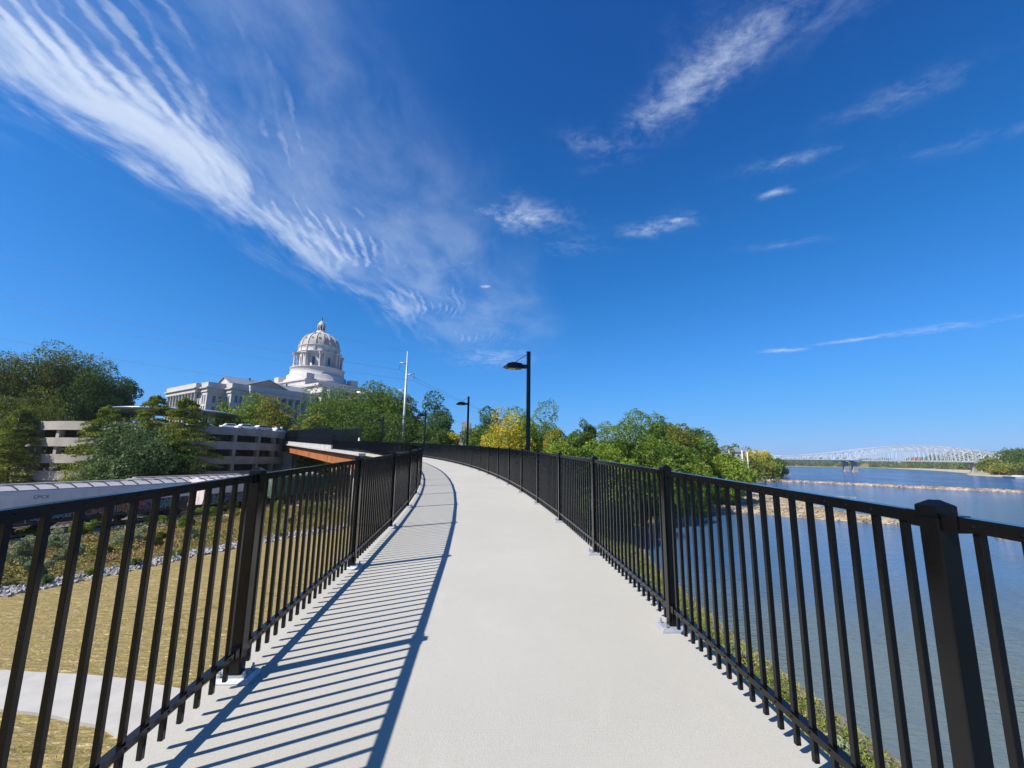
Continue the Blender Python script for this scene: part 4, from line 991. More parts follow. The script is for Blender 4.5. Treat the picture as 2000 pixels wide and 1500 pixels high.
m_ = MB(); m_.box((x, y, z - 3), (22, 2, 6)); 
for k in range(8): m_.box((x - 10 + k * 2.9, y - 1.05, z - .35), (1.7, .12, .7))
tag(m_.build('low_wall', M['concrete']), 'long low concrete wall above the hedge left of the second lamp post', 'wall')

# ------------------------------------------------------------------ utility pole and wires
px_, py_ = at(790, 112)
pz0 = gz(px_, py_)
up = empty('utility_pole', (px_, py_, pz0), 'tall pale steel power pole with three arms beyond the footbridge', 'utility pole')
ztop = 27.6
m_ = MB(); m_.tube([(px_, py_, pz0 - .5), (px_, py_, 8), (px_, py_, ztop)], [.50, .36, .18], 16); m_.build('pole', M['galv'], up)
arms = [(-1, 24.4, 1.9), (1, 21.3, 2.0), (-1, 17.2, 1.9)]
tips = []
for (sd, z_, ln_) in arms:
    m_ = MB(); rise = 0.35 if sd < 0 else .8
    tip = Vector((px_ + sd * ln_, py_, z_ + rise * .6)); m_.tube([(px_, py_, z_), tip], [.17, .11], 8); m_.build('cross_arm', M['galv'], up)
    m_ = MB(); pr = []
    m_.tube([tip, tip - Vector((0, 0, 1.9))], .035, 6)
    for k in range(10): m_.lathe([(.04, 0), (.19, .03), (.04, .1)], (tip.x, tip.y, tip.z - .25 - .16 * k), 10, closed=False)
    m_.build('insulator', M['galv'], up); tips.append(tip - Vector((0, 0, 1.9)))
def wire(a, b_, sag, label, r=.022):
    m_ = MB(); pts = []
    for k in range(33):
        t = k / 32; q_ = Vector(a).lerp(Vector(b_), t); q_.z -= sag * 4 * t * (1 - t); pts.append(q_)
    m_.tube(pts, r, 5); tag(m_.build('power_wire', M['wire']), label, 'wire', 'power wires')
top = Vector((px_, py_, ztop))
wire(top, at(-160, 95, 452), 1.2, 'topmost thin power wire running left from the pole across the clouds', .02)
wire(tips[0], at(-160, 95, 538), 1.4, 'second power wire from the top, crossing behind the dome', .032)
wire(tips[1], at(-160, 99, 566), 1.4, 'third power wire from the top, just below the second', .032)
wire(tips[2], at(-160, 95, 632), 1.4, 'lowest power wire on the left, crossing low above the capitol roof', .032)
wire(tips[0], at(1010, 330, 820), 2.2, 'upper power wire running right from the pole', .03)
wire(tips[1], at(1030, 340, 826), 2.2, 'middle power wire running right from the pole', .03)
wire(tips[2], at(990, 330, 846), 2.2, 'lower power wire running right from the pole, ending behind the trees', .03)

# ------------------------------------------------------------------ vegetation
rng = np.random.default_rng(11)
def leaves(centres, size, normals=None, jitter=.5, rs=rng, squash=.7):
    n = len(centres)
    nv = rs.normal(size=(n, 3)); nv /= np.linalg.norm(nv, axis=1)[:, None]
    if normals is not None:
        nv = normals * (1 - jitter) + nv * jitter; nv /= np.linalg.norm(nv, axis=1)[:, None] + 1e-9
    a = np.cross(nv, rs.normal(size=(n, 3))); a /= np.linalg.norm(a, axis=1)[:, None] + 1e-9; b_ = np.cross(nv, a)
    s_ = (size * rs.uniform(.6, 1.35, n))[:, None] * .5
    bend = nv * s_ * .35
    v0 = centres - a * s_; v1 = centres - b_ * s_ * squash + bend; v2 = centres + a * s_; v3 = centres + b_ * s_ * squash + bend
    V_ = np.stack([v0, v1, v2, v3], 1).reshape(-1, 3)
    return V_, np.arange(4 * n).reshape(n, 4), rs.uniform(0, 1, n)
def crown_points(rs, c, rx, ry, rz, nblob, n, top_heavy=0.0, openness=.0):
    """leaf centres on the shells of many overlapping lobes filling an ellipsoid"""
    P_ = []; N_ = []
    bl = []
    for i in range(nblob):
        d = rs.normal(size=3); d /= np.linalg.norm(d); r_ = rs.uniform(.40, .80) if i % 4 else rs.uniform(0, .4)
        cc_ = np.array(c) + d * np.array([rx, ry, rz]) * r_
        k = rs.uniform(.23, .39) * (1.0 - .25 * openness)
        bl.append((cc_, k * (rx + ry + rz) / 3))
    wts = np.array([b_[1] ** 2 for b_ in bl]); wts /= wts.sum()
    for (cc_, r_), wt in zip(bl, wts):
        m_n = max(8, int(n * wt)); d = rs.normal(size=(m_n, 3)); d /= np.linalg.norm(d, axis=1)[:, None]
        rad = r_ * (rs.uniform(.62, 1.0, m_n) ** .5) * (1 + .16 * np.sin(d[:, 0] * 5 + cc_[0]) * np.sin(d[:, 2] * 6 + cc_[1]))
        P_.append(cc_ + d * rad[:, None] * np.array([1, 1, .85])); N_.append(d)
    return np.concatenate(P_), np.concatenate(N_), bl
def tree(px, ytop, d, wpx, kind, label, hfrac=.86, n=None, leaf=None, trunk='bark', nblob=None, seed=None, openness=0.0, cat='tree', group=None, base=None, nm='broadleaf_tree', off=0, hang=None):
    x, y = at(px, d); z1 = (hor(px) - ytop) / F * d; z0 = gz(x, y) if base is None else base
    rs = np.random.default_rng(seed if seed is not None else int(px * 7 + d * 13) % 99991); wpx = wpx * 1.12
    H = z1 - z0; wd = wpx / F * d; rx = wd / 2; rz = H * hfrac / 2; cz = z1 - rz
    leaf = leaf or max(.16, d * .0034)
    nblob = nblob or int(20 + 13 * (rz * rx / 25) ** .5); nblob = min(nblob, 64)
    if n is None:
        n = int(min(24000, max(2500, 3.4 * 4 * math.pi * rx * (rx + rz) / 2 / (leaf * leaf * .35) * (1 - .45 * openness))))
    root = empty(nm, (x, y, z0), label, cat, group)
    Pn, Nn, bl = crown_points(rs, (x, y, cz), rx * .82, rx * .82, rz * .86, nblob, n, openness=openness)
    lo_, hi_ = np.percentile(Pn, 1.0, 0), np.percentile(Pn, 99.0, 0)
    tl = np.array([x - rx, y - rx, cz - rz]); th_ = np.array([x + rx, y + rx, cz + rz]); sc_c = (th_ - tl) / (hi_ - lo_)
    Pn = tl + (Pn - lo_) * sc_c; bl = [(tl + (bc - lo_) * sc_c, br_) for bc, br_ in bl]
    # a rough outline: stray twigs beyond the crown
    k = len(Pn) // 14; ii = rs.integers(0, len(Pn), k); Pn[ii] += Nn[ii] * rs.uniform(.1, .6, k)[:, None] * leaf * 3.0
    Vt, Qt, At = leaves(Pn, leaf, Nn, .60, rs)
    me = npmesh('crown', Vt, Qt, L[kind], False, At)
    o_ = bpy.data.objects.new('crown', me); COL.objects.link(o_); o_.parent = root; o_.location = -root.location
    m_ = MB(); tr = max(.12, H * .018)
    m_.tube([(x, y, z0 - .3), (x + tr * .4, y, z0 + H * .35), (x - tr * .3, y, cz + rz * .3)], [tr * 1.25, tr * .85, tr * .35], 8)
    for (bc, br_) in bl[:7]:
        st_ = Vector((x, y, z0 + H * rs.uniform(.25, .5))); e_ = Vector(bc.tolist()); md = st_.lerp(e_, .5) + Vector((0, 0, .08 * H))
        m_.tube([st_, md, e_], [tr * .45, tr * .28, tr * .1], 6)
    m_.build('trunk', M[trunk], root)
    return root
def conifer(px, ytop, d, wpx, kind, label, seed, layers=16, base=None, n=9000, leaf=.34):
    x, y = at(px, d); z1 = (hor(px) - ytop) / F * d; z0 = gz(x, y) if base is None else base
    rs = np.random.default_rng(seed); H = z1 - z0; rw = wpx * 1.42 / F * d / 2; n = int(n * 1.7)
    root = empty('conifer_tree', (x, y, z0), label, 'tree', 'conifers before the garage')
    Pn = []; m_ = MB(); tr = .28
    m_.tube([(x, y, z0 - .3), (x, y, z1 - .4)], [tr, .05], 8)
    nb = layers * 7; per = n // nb
    for i in range(nb):
        f = (i + rs.uniform(0, 1)) / nb; zb = z0 + H * (.10 + .88 * f); Lb = rw * (1 - f) ** .55 * rs.uniform(.55, 1.12) + .35
        a = rs.uniform(0, 2 * math.pi); di = np.array([math.cos(a), math.sin(a), 0])
        t = rs.uniform(.12, 1, per) ** .8
        spread = (.10 + .30 * t * (1.15 - t)) * Lb + .12
        lat = rs.normal(size=per) * spread * .62; zz = zb + t * Lb * (.10) - t * t * Lb * .22 + rs.normal(size=per) * .13
        q_ = np.stack([x + di[0] * t * Lb - di[1] * lat, y + di[1] * t * Lb + di[0] * lat, zz], 1)
        Pn.append(q_)
        if Lb > .8: m_.tube([(x, y, zb), (x + di[0] * Lb * .8, y + di[1] * Lb * .8, zb - Lb * .06)], [.06, .015], 5)
    Pn = np.concatenate(Pn); Nn = np.tile(np.array([0, 0, 1.0]), (len(Pn), 1))
    Vt, Qt, At = leaves(Pn, leaf, Nn, .55, rs, .45)
    o_ = bpy.data.objects.new('crown', npmesh('crown', Vt, Qt, L[kind], False, At)); COL.objects.link(o_); o_.parent = root; o_.location = -root.location
    m_.build('trunk', M['bark'], root)
T = tree
GL = 'trees on the hillside left of the garage'; GM = 'trees below the capitol'; GR_ = 'trees on the river bank'
T(-45, 690, 118, 130, 'olive', 'large green tree cut off by the left edge of the picture', group=GL)
T(50, 706, 122, 120, 'olive', 'broad green tree near the left edge with brownish leaf tips', group=GL)
T(108, 684, 128, 125, 'olive', 'tallest tree on the left, green with browning top', group=GL)
T(172, 714, 126, 84, 'deep', 'dark green tree right of the tallest left tree', group=GL)
T(226, 741, 140, 66, 'bluegreen', 'open bluish green tree standing against the sky left of the conifers', group=GL, openness=.7)
T(30, 770, 92, 130, 'olive', 'olive green tree at the left edge above the rubble wall', group=GL)
T(120, 768, 138, 110, 'deep', 'dark tree directly behind the garage top', group=GL)
T(190, 775, 142, 90, 'olive', 'olive tree between the dark trees and the bluish tree', group=GL)
conifer(40, 795, 84, 120, 'cypress', 'broad layered conifer left of the garage', 3, n=11000, leaf=.4)
conifer(214, 792, 74, 112, 'cypress', 'yellow green layered conifer in front of the garage left part', 5, n=13000, leaf=.30)
conifer(302, 771, 82, 116, 'cypress', 'middle conifer with a narrow top rising above the disc canopy', 6, n=12000, leaf=.33)
conifer(362, 776, 80, 124, 'cypress', 'wide armed green conifer in front of the capitol colonnade', 8, n=14000, leaf=.33)
T(268, 840, 70, 118, 'sumac', 'rounded grey green bush tree spreading in front of the conifers', hfrac=.95, seed=5, leaf=.36, nm='spreading_tree')
T(338, 862, 76, 90, 'deep', 'dark low shrub tree between the grey green bush and the garage', hfrac=.95, nm='spreading_tree')
T(436, 792, 150, 34, 'green', 'small green tree left of the round maples on the garage', group=GM, hfrac=.85)
T(484, 781, 146, 84, 'lime', 'round bright green maple before the capitol wall', group=GM, hfrac=.9)
T(534, 788, 142, 62, 'mixed', 'round maple with an orange top before the capitol wall', group=GM, hfrac=.9)
T(508, 783, 168, 50, 'olive', 'brownish tree peeping up between the two maples', group=GM)
T(650, 764, 150, 110, 'green', 'large spreading green tree covering the foot of the capitol', group=GM)
T(717, 753, 150, 84, 'green', 'tallest green tree right of the dome', group=GM)
T(690, 800, 128, 90, 'deep', 'darker tree low in front of the tall ones right of the dome', group=GM)
T(768, 774, 146, 62, 'green', 'green tree just left of the steel power pole', group=GM)
T(806, 782, 150, 56, 'olive', 'olive tree behind the steel power pole', group=GM)
T(842, 775, 142, 62, 'deep', 'open dark tree with airy twigs right of the power pole', group=GM, openness=.65)
T(868, 818, 136, 40, 'bluegreen', 'low grey green tree beside the open dark tree', group=GM, openness=.3)
T(740, 812, 118, 120, 'deep', 'dark mass of foliage behind the low bridge railing', group=GM)
T(800, 820, 112, 90, 'deep', 'dark bushy tree at the foot of the power pole', group=GM)
T(606, 818, 132, 52, 'mixed', 'small yellow and orange tree above the tall bridge screen', group=GM, hfrac=.9)
T(676, 776, 170, 80, 'olive', 'olive tree rising behind the two largest trees right of the dome', group=GM)
T(742, 790, 165, 70, 'deep', 'dark tree behind the one left of the steel power pole', group=GM)
T(625, 800, 165, 60, 'green', 'green tree at the corner of the capitol front', group=GM)
T(1030, 838, 92, 90, 'green', 'low green tree behind the first lamp post base', group=GR_)
T(1072, 852, 98, 80, 'green', 'green low tree filling the gap behind the yellow tipped one', group=GR_)
T(960, 838, 95, 70, 'green', 'green tree behind the bright yellow tree', group=GR_)
T(1098, 868, 60, 70, 'lime', 'light green shrubby tree close behind the railing right of the lamp', group=GR_, leaf=.22)
T(1180, 866, 100, 90, 'green', 'green tree filling in left of the largest bank tree', group=GR_)
T(1150, 880, 58, 70, 'green', 'low green tree close behind the railing below the bare trunk', group=GR_, leaf=.22)
T(1310, 868, 100, 90, 'green', 'plain green tree between the largest bank tree and the creeper tree', group=GR_)
T(1300, 836, 150, 70, 'olive', 'olive tree far behind the largest bank tree', group=GR_)
for i, (px, yt, d, wp, kd, lb) in enumerate([(862, 850, 98, 56, 'deep', 'dark hedge bush behind the curve of the path'), (895, 852, 100, 46, 'yellow', 'yellowish hedge bush below the low wall'),
        (930, 852, 96, 50, 'olive', 'olive hedge bush right of the second lamp post'), (832, 846, 106, 50, 'deep', 'dark hedge bush near the third lamp post')]):
    T(px, yt, d, wp, kd, lb, hfrac=.9, nm='hedge_bush', cat='bush', group='hedge bushes beyond the path')
T(942, 806, 118, 62, 'bluegreen', 'dark round tree left of the yellow tree', group=GR_)
T(984, 812, 66, 92, 'yellow', 'bright yellow tree behind the railing under the first lamp', group=GR_, leaf=.22)
T(1012, 806, 76, 70, 'lime', 'yellow green tree directly behind the first lamp post', group=GR_, leaf=.25)
T(1052, 802, 72, 104, 'green', 'green tree right of the first lamp post with a ragged top', group=GR_, leaf=.25)
T(1086, 842, 66, 40, 'mixed', 'small tree with yellow tips right of the first lamp post group', group=GR_, leaf=.22)
T(1112, 852, 80, 46, 'green', 'low green tree left of the thin bare trunk', group=GR_, leaf=.24)
T(1142, 828, 84, 38, 'deep', 'thin tree with a small dark crown on a bare pale trunk', group=GR_, hfrac=.36, trunk='barkpale', leaf=.26)
T(1122, 850, 84, 16, 'deep', 'very small dark crown beside the thin tree', group=GR_, hfrac=.3, leaf=.25)
T(1165, 868, 70, 56, 'lime', 'low yellowish green tree just right of the bare trunk', group=GR_, leaf=.24)
T(1232, 812, 88, 118, 'green', 'largest green tree on the river bank', group=GR_, leaf=.32)
T(1276, 820, 104, 60, 'green', 'pale topped tree behind the largest bank tree', group=GR_, openness=.4)
T(1200, 884, 66, 66, 'lime', 'light green young tree below the largest bank tree', group=GR_, leaf=.24)
T(1330, 838, 118, 64, 'olive', 'dark olive tree covered in creeper right of the largest bank tree', group=GR_)
T(1352, 842, 140, 50, 'bluegreen', 'thin grey tree behind the creeper covered tree', group=GR_, openness=.6)
T(1372, 858, 128, 60, 'green', 'green tree at the middle of the river bank row', group=GR_)
T(1392, 872, 150, 60, 'olive', 'olive green tree with a narrow top on the river bank', group=GR_)
T(1290, 900, 82, 70, 'green', 'low spreading tree at the water edge seen through the railing', group=GR_, leaf=.28)
T(1345, 905, 98, 80, 'lime', 'bright low tree over the bank behind the wide right post', group=GR_, leaf=.3)
T(1400, 892, 122, 76, 'lime', 'bright green tree at the end of the near bank row', group=GR_, hfrac=.9)
T(1255, 935, 78, 60, 'deep', 'dark shrub over the shaded water edge', group=GR_, hfrac=.95, leaf=.26)
T(1215, 925, 70, 50, 'deep', 'dark shrub behind the second right post', group=GR_, hfrac=.95, leaf=.25)
for i, (px, yt, d, wp, kd, lb) in enumerate([(1430, 894, 215, 40, 'green', 'first of the distant bank trees beside the white posts'), (1460, 892, 240, 40, 'olive', 'distant bank tree below the white house'),
        (1486, 893, 270, 36, 'mixed', 'distant bank tree with rusty leaves'), (1470, 880, 330, 30, 'yellow', 'distant yellow tree behind the white posts'), (1500, 895, 330, 34, 'green', 'distant rounded tree near the river bend'),
        (1516, 899, 400, 22, 'deep', 'last dark tree at the tip of the left bank'), (1493, 884, 380, 20, 'yellow', 'far pale yellow tree at the river bend'), (1440, 872, 470, 34, 'deep', 'dark tree on the rise behind the white house'),
        (1452, 900, 205, 36, 'lime', 'light green shrub low on the distant left bank'), (1508, 904, 345, 24, 'olive', 'low olive shrub at the water by the river bend')]):
    T(px, yt, d, wp, kd, lb, group='distant trees on the left bank', n=2600, hfrac=.85)
for i, (px, yt, d, wp, kd, lb) in enumerate([(1962, 880, 560, 50, 'deep', 'dark tree at the right end of the truss bridge'), (1995, 878, 520, 44, 'deep', 'tallest tree at the right edge of the picture'),
        (1925, 897, 540, 36, 'olive', 'olive tree in front of the right bridge pier'), (1945, 905, 500, 34, 'mixed', 'low rusty tree on the right bank'), (1985, 905, 470, 44, 'olive', 'low olive tree at the right edge above the barge'), (2030, 880, 500, 60, 'deep', 'dark tree just past the right edge')]):
    T(px, yt, d, wp, kd, lb, group='trees on the far right bank', n=3200, hfrac=.9)

def scatter_mass(name, spots, kind, label, cat, leaf, n_each, hmul=1.0):
    Ps = []; Ns = []; rs = np.random.default_rng(7)
    for (x, y, z, r_, h_) in spots:
        d = rs.normal(size=(n_each, 3)); d /= np.linalg.norm(d, axis=1)[:, None]; d[:, 2] = np.abs(d[:, 2]) * 1.0 - .25
        Ps.append(np.array([x, y, z]) + d * np.array([r_, r_, h_]) * (rs.uniform(.6, 1.05, n_each)[:, None])); Ns.append(d)
    Vt, Qt, At = leaves(np.concatenate(Ps), leaf, np.concatenate(Ns), .7, rs)
    o_ = bpy.data.objects.new(name, npmesh(name, Vt, Qt, L[kind], False, At)); COL.objects.link(o_); tag(o_, label, cat, kind='stuff'); return o_
# far woods across the river and at the bend
rs = np.random.default_rng(3); spots = []
fbp = FB[3:8]
for (a, c_) in zip(FB[3:10], FB[4:11]):
    Ls = math.hypot(c_[0] - a[0], c_[1] - a[1]); nn = int(Ls / 14)
    for k in range(nn):
        t = (k + rs.uniform(0, 1)) / nn; dx, dy = (c_[0] - a[0]) / Ls, (c_[1] - a[1]) / Ls
        for rowi in range(2):
            o1 = rs.uniform(35, 60) + rowi * 50
            x = a[0] + (c_[0] - a[0]) * t + dy * o1; y = a[1] + (c_[1] - a[1]) * t - dx * o1
            hh_ = rs.uniform(10, 16); spots.append((x, y, gz(x, y) + hh_ * .35, rs.uniform(7, 11), hh_))
scatter_mass('far_woods', spots, 'far', 'continuous green woods along the far bank under the truss bridge', 'woods', 3.0, 420)
spots = []
for k in range(150):
    t = rs.uniform(0, 1); x = 500 + t * 1200; y = 1950 + rs.uniform(0, 500) - t * 200
    spots.append((x, y, gz(x, y) + 8, rs.uniform(22, 36), rs.uniform(14, 24)))
scatter_mass('distant_hillside_woods', spots, 'far', 'distant low woods at the river bend left of the bridge pier', 'woods', 6.5, 300)
spots = []
for k in range(90):
    t = rs.uniform(0, 1); x = 1180 + t * 420; y = 1250 + rs.uniform(0, 260)
    hgt = 38 * math.sin(math.pi * min(1, max(0, .1 + t * .85))); spots.append((x + 150, y, hgt * .5, 34, hgt * .6 + 14))
scatter_mass('wooded_hill', spots, 'far', 'low wooded hill seen through the bridge arch', 'woods', 5.0, 420)

# rough meadow between lawn and railway, with separate bushes
n = 60000; t = rs.uniform(-16, 42, n); o1 = rs.uniform(0, 1, n)
base2 = np.array([-29.9, 28.0]); dirs = np.array([.366, .928]); nrm2 = np.array([-.928, .366])
edge = base2 + dirs * t[:, None]; 
qd_ = (edge[:, 0] - TA.x) * TNv.x + (edge[:, 1] - TA.y) * TNv.y
wid = np.clip(-5.2 - qd_, .5, 30); q2_ = edge + nrm2 * (o1 * wid)[:, None] + nrm2 * 1.4
hgt = rs.uniform(.1, .65, n) * (.5 + .8 * (np.sin(q2_[:, 0] * .9) * np.sin(q2_[:, 1] * .7) > -.2))
Pm = np.stack([q2_[:, 0], q2_[:, 1], ground(q2_[:, 0], q2_[:, 1]) + hgt], 1)
Vt, Qt, At = leaves(Pm, .17, None, 1, rs, .6)
o_ = bpy.data.objects.new('meadow', npmesh('meadow', Vt, Qt, L['grass'], False, At)); COL.objects.link(o_)
tag(o_, 'tall dry weeds and grasses between the lawn and the railway', 'meadow', kind='stuff')
def bush(x, y, r_, h_, kind, label, n=1500, leaf=.16, group='bushes in the meadow by the railway', nm='meadow_bush'):
    rs = np.random.default_rng(int(abs(x * 131 + y * 17)) + 1); z = gz(x, y)
    Pn, Nn, _ = crown_points(rs, (x, y, z + h_ * .45), r_ * .8, r_ * .8, h_ * .5, 9, n)
    Vt, Qt, At = leaves(Pn, leaf, Nn, .8, rs, .55); Vt = Vt - np.array([x, y, z])
    o_ = bpy.data.objects.new(nm, npmesh(nm, Vt, Qt, L[kind], False, At)); COL.objects.link(o_); o_.location = (x, y, z); tag(o_, label, 'bush', group)
for (px, yy, rp_, kd, lb) in [(12, 1092, 1.5, 'green', 'dense green bush at the left edge beside the stone strip'), (95, 1085, 1.6, 'sage', 'pale sage bush left in the meadow'), (150, 1060, 1.5, 'sage', 'sage bush behind the pale one'),
        (60, 1050, 1.3, 'olive', 'olive bush below the hopper car lettering'), (205, 1046, 1.5, 'lime', 'bright green bush in the middle of the meadow'), (262, 1020, 1.3, 'yellow', 'yellow flowering bush near the rails'),
        (300, 1050, 1.4, 'sage', 'sage bush before the second freight car'), (330, 1022, 1.3, 'lime', 'lime bush by the rails left of the nearest post'), (385, 1030, 1.6, 'green', 'green bush left of the nearest left post'),
        (430, 1012, 1.5, 'lime', 'lime bush touching the nearest left post'), (470, 1000, 1.5, 'yellow', 'yellow green bush behind the nearest left post'), (560, 1000, 1.8, 'lime', 'tall lime bush right of the nearest left post'),
        (610, 1004, 1.8, 'olive', 'olive bush below the green gondola'), (650, 1000, 1.9, 'green', 'green bush below the bridge girder'), (240, 1075, 1.1, 'olive', 'small olive bush near the stone strip'),
        (35, 1118, 1.0, 'sage', 'small sage bush at the foot of the dense green bush'), (120, 1105, 1.0, 'sage', 'pale sage bush closest to the stone strip on the left'), (180, 1078, 1.2, 'sage', 'whitish sage bush in the middle of the meadow'),
        (275, 1058, 1.0, 'sage', 'low sage bush left of the second freight car'), (345, 1055, 1.0, 'olive', 'dark olive bush beside the stone strip before the second freight car'), (410, 1050, 1.1, 'sage', 'sage bush just left of the nearest post'),
        (225, 1018, 1.1, 'deep', 'dark green bush against the rails in the middle'), (110, 1042, 1.1, 'lime', 'lime bush below the graffiti at the left'), (500, 1010, 1.4, 'mixed', 'rusty green bush just right of the nearest left post'), (590, 1018, 1.2, 'sage', 'pale bush among the railing bars before the green gondola')]:
    d = 7.75 * F / (yy - hor(px)); x, y = at(px, d); bush(x, y, rp_ * 1.25, rp_ * 1.35, kd, lb, n=3400, leaf=.14)
# stone strip with stones and small shrubs
n_st = 0; mst = MB(); rr = random.Random(9)
for k in range(4600):
    t = rr.uniform(-22, 46); o2 = rr.uniform(-1.15, 1.15); e_ = Vector((-29.9 + .366 * t - .928 * o2 - .3, 28 + .928 * t + .366 * o2)); z = gz(e_.x, e_.y)
    s_ = rr.uniform(.08, .24)
    ax = Matrix.Rotation(rr.uniform(0, 6), 3, (rr.random(), rr.random(), rr.random() + .1)); a1, a2, a3 = (Vector(ax.col[i]) for i in range(3))
    mst.box((e_.x, e_.y, z + s_ * .25), (s_, s_ * rr.uniform(.6, 1), s_ * rr.uniform(.4, .8)), ax=(a1, a2, a3))
tag(mst.build('stone_strip', simple('grey strip stones', (.31, .29, .28), .5, 3, .9)), 'band of loose grey stones edging the lawn', 'stones', kind='stuff')
for i, (t, kd, lb) in enumerate([(-3.2, 'green', 'leafy shrub on the stone strip at the left edge'), (2.0, 'sumac', 'first low shrub along the stone strip'), (4.4, 'green', 'second low shrub along the stone strip'), (7.0, 'sumac', 'third low shrub along the stone strip'),
        (10, 'green', 'fourth low shrub along the stone strip, left of the nearest post'), (16, 'sumac', 'fifth low shrub along the stone strip, right of the nearest post'), (20, 'deep', 'sixth low shrub along the stone strip'), (25, 'deep', 'last low shrub along the stone strip')]):
    bush(-29.9 + .366 * t - .3, 28 + .928 * t, .75, .65, kd, lb, 700, .12, 'low shrubs on the stone strip', 'strip_shrub')
# bank vegetation right of the path
n = 26000; t = rs.uniform(2, 60, n); xx = 14.3 - rs.uniform(0, 1, n) ** .8 * 6.5 + .06 * np.clip(t - 30, 0, 60); Pm = np.stack([xx, t, ground(xx, t) + rs.uniform(.02, .40, n)], 1)
Vt, Qt, At = leaves(Pm, .17, None, 1, rs, .4); o_ = bpy.data.objects.new('bank_weeds', npmesh('bank_weeds', Vt, Qt, leafmat('bank weeds', [(.10, .15, .025), (.20, .24, .045), (.36, .31, .10)], scale=.5), False, At)); COL.objects.link(o_)
tag(o_, 'weeds and grass on the river bank below the right railing', 'weeds', kind='stuff')
for (x, y, r_, kd, lb) in [(11.3, 17, .9, 'sage', 'sage shrub low on the bank at the bottom right'), (10.2, 20.5, 1.0, 'lime', 'lime shrub on the bank below the right railing'), (11.8, 25, .9, 'sage', 'grey shrub at the water edge below the right railing'), (10.5, 30, 1.2, 'green', 'green shrub on the bank left of the sage shrubs'), (12.3, 13.6, .8, 'lime', 'lime shrub at the very bottom of the river bank')]:
    bush(x, y, r_, r_, kd, lb, 1300, .12, 'shrubs on the river bank below the railing', 'bank_shrub')

# ------------------------------------------------------------------ rock dikes and bars in the river
rockm = simple('dike rock', (0.32, 0.25, 0.165), .45, .35, .95, bumps=.7, bscale=1.5, bd=.3)
def bar(pts, label, h, nrock, rsz, seed):
    """pts: (x, y, halfwidth)"""
    rr = random.Random(seed); rings = []; out = []
    for i in range(len(pts) - 1):
        for k in range(8):
            t = k / 8; out.append(tuple(pts[i][j] * (1 - t) + pts[i + 1][j] * t for j in range(3)))
    out.append(pts[-1]); m_ = MB()
    for i, (x, y, w_) in enumerate(out):
        a = out[max(i - 1, 0)]; b_ = out[min(i + 1, len(out) - 1)]; dx, dy = b_[0] - a[0], b_[1] - a[1]; ll = math.hypot(dx, dy) or 1; nx, ny = -dy / ll, dx / ll
        w_ = w_ * rr.uniform(.85, 1.15); hh_ = h * min(1, w_ / 2 + .2) * rr.uniform(.8, 1.15)
        rings.append([Vector((x + nx * w_ * f, y + ny * w_ * f, -11.25 + hh_ * g * rr.uniform(.85, 1.1))) for f, g in ((-1, 0), (-.65, .55), (-.3, .9), (.1, 1), (.5, .8), (.8, .4), (1, 0))])
    n_ = 7; vs = [p_ for r_ in rings for p_ in r_]; fs = []
    for i in range(len(rings) - 1):
        for k in range(n_ - 1): fs.append((i * n_ + k, i * n_ + k + 1, (i + 1) * n_ + k + 1, (i + 1) * n_ + k))
    m_.add(vs, fs, True)
    for k in range(nrock):
        i = rr.randrange(len(out) - 1); t = rr.random(); x = out[i][0] * (1 - t) + out[i + 1][0] * t; y = out[i][1] * (1 - t) + out[i + 1][1] * t; w_ = out[i][2]
        o1 = rr.uniform(-1, 1); a = out[i]; b_ = out[i + 1]; dx, dy = b_[0] - a[0], b_[1] - a[1]; ll = math.hypot(dx, dy) or 1
        s_ = rr.uniform(.4, 1.3) * rsz; z = -11.2 + h * (1 - o1 * o1) * min(1, w_ / 2 + .2)
        ax = Matrix.Rotation(rr.uniform(0, 6), 3, (rr.random(), rr.random(), rr.random() + .1)); a1, a2, a3 = (Vector(ax.col[j]) for j in range(3))
        m_.box((x - dy / ll * o1 * w_, y + dx / ll * o1 * w_, z), (s_ * 1.3, s_, s_ * .6), ax=(a1, a2, a3))
    tag(m_.build('rock_bar', rockm), label, 'rock bar', kind='structure')
bar([(30, 104, 6), (38, 112, 9), (46, 112, 11), (54, 108, 9), (62, 98, 5.5), (69, 90, 3), (74.5, 85.5, .6)], 'sand and rock bar reaching from the bank trees into the river', 0.8, 1500, .27, 2)
bar([(66, 182, 16), (72, 168, 22), (74, 150, 21), (71, 130, 16), (71, 112, 9), (73, 95, 4), (74, 88, 1)], 'broad debris covered gravel bar below the bank trees', .75, 1500, .24, 12)
bar([(128, 300, 5), (153, 296, 3.4), (172, 272, 2), (184, 247, 2.2), (200, 219, 3.2), (218, 190, 3.4), (245, 150, 3.5)], 'long pale rock dike across the river', 1.0, 1900, .5, 5)
bar([(75, 71, .5), (82, 70, 1.4), (95, 66, 1.8), (108, 62, 1.5)], 'short rock bar at the right edge behind the wide post', .7, 260, .5, 6)
bar([(108, 154, .3), (112, 152.5, .8), (116, 151, .3)], 'tiny rock bar in the middle of the river', .5, 40, .4, 7)
# sand along the far bank
m_ = MB(); pts_ = [(455, 330), (520, 452), (560, 520), (640, 600), (700, 665), (800, 790), (900, 925), (1050, 1170), (1350, 1700)]
ring_ = []
for (x, y) in pts_: ring_.append([Vector((x - 26, y + 12, -11.3)), Vector((x - 8, y + 2, -10.1)), Vector((x + 30, y - 16, -8.6)), Vector((x + 30, y - 16, -12)), Vector((x - 26, y + 12, -12))])
m_.sweep(ring_); tag(m_.build('sand_bank', simple('bank sand', (.40, .33, .22), .2, .05, .95)), kind='structure')
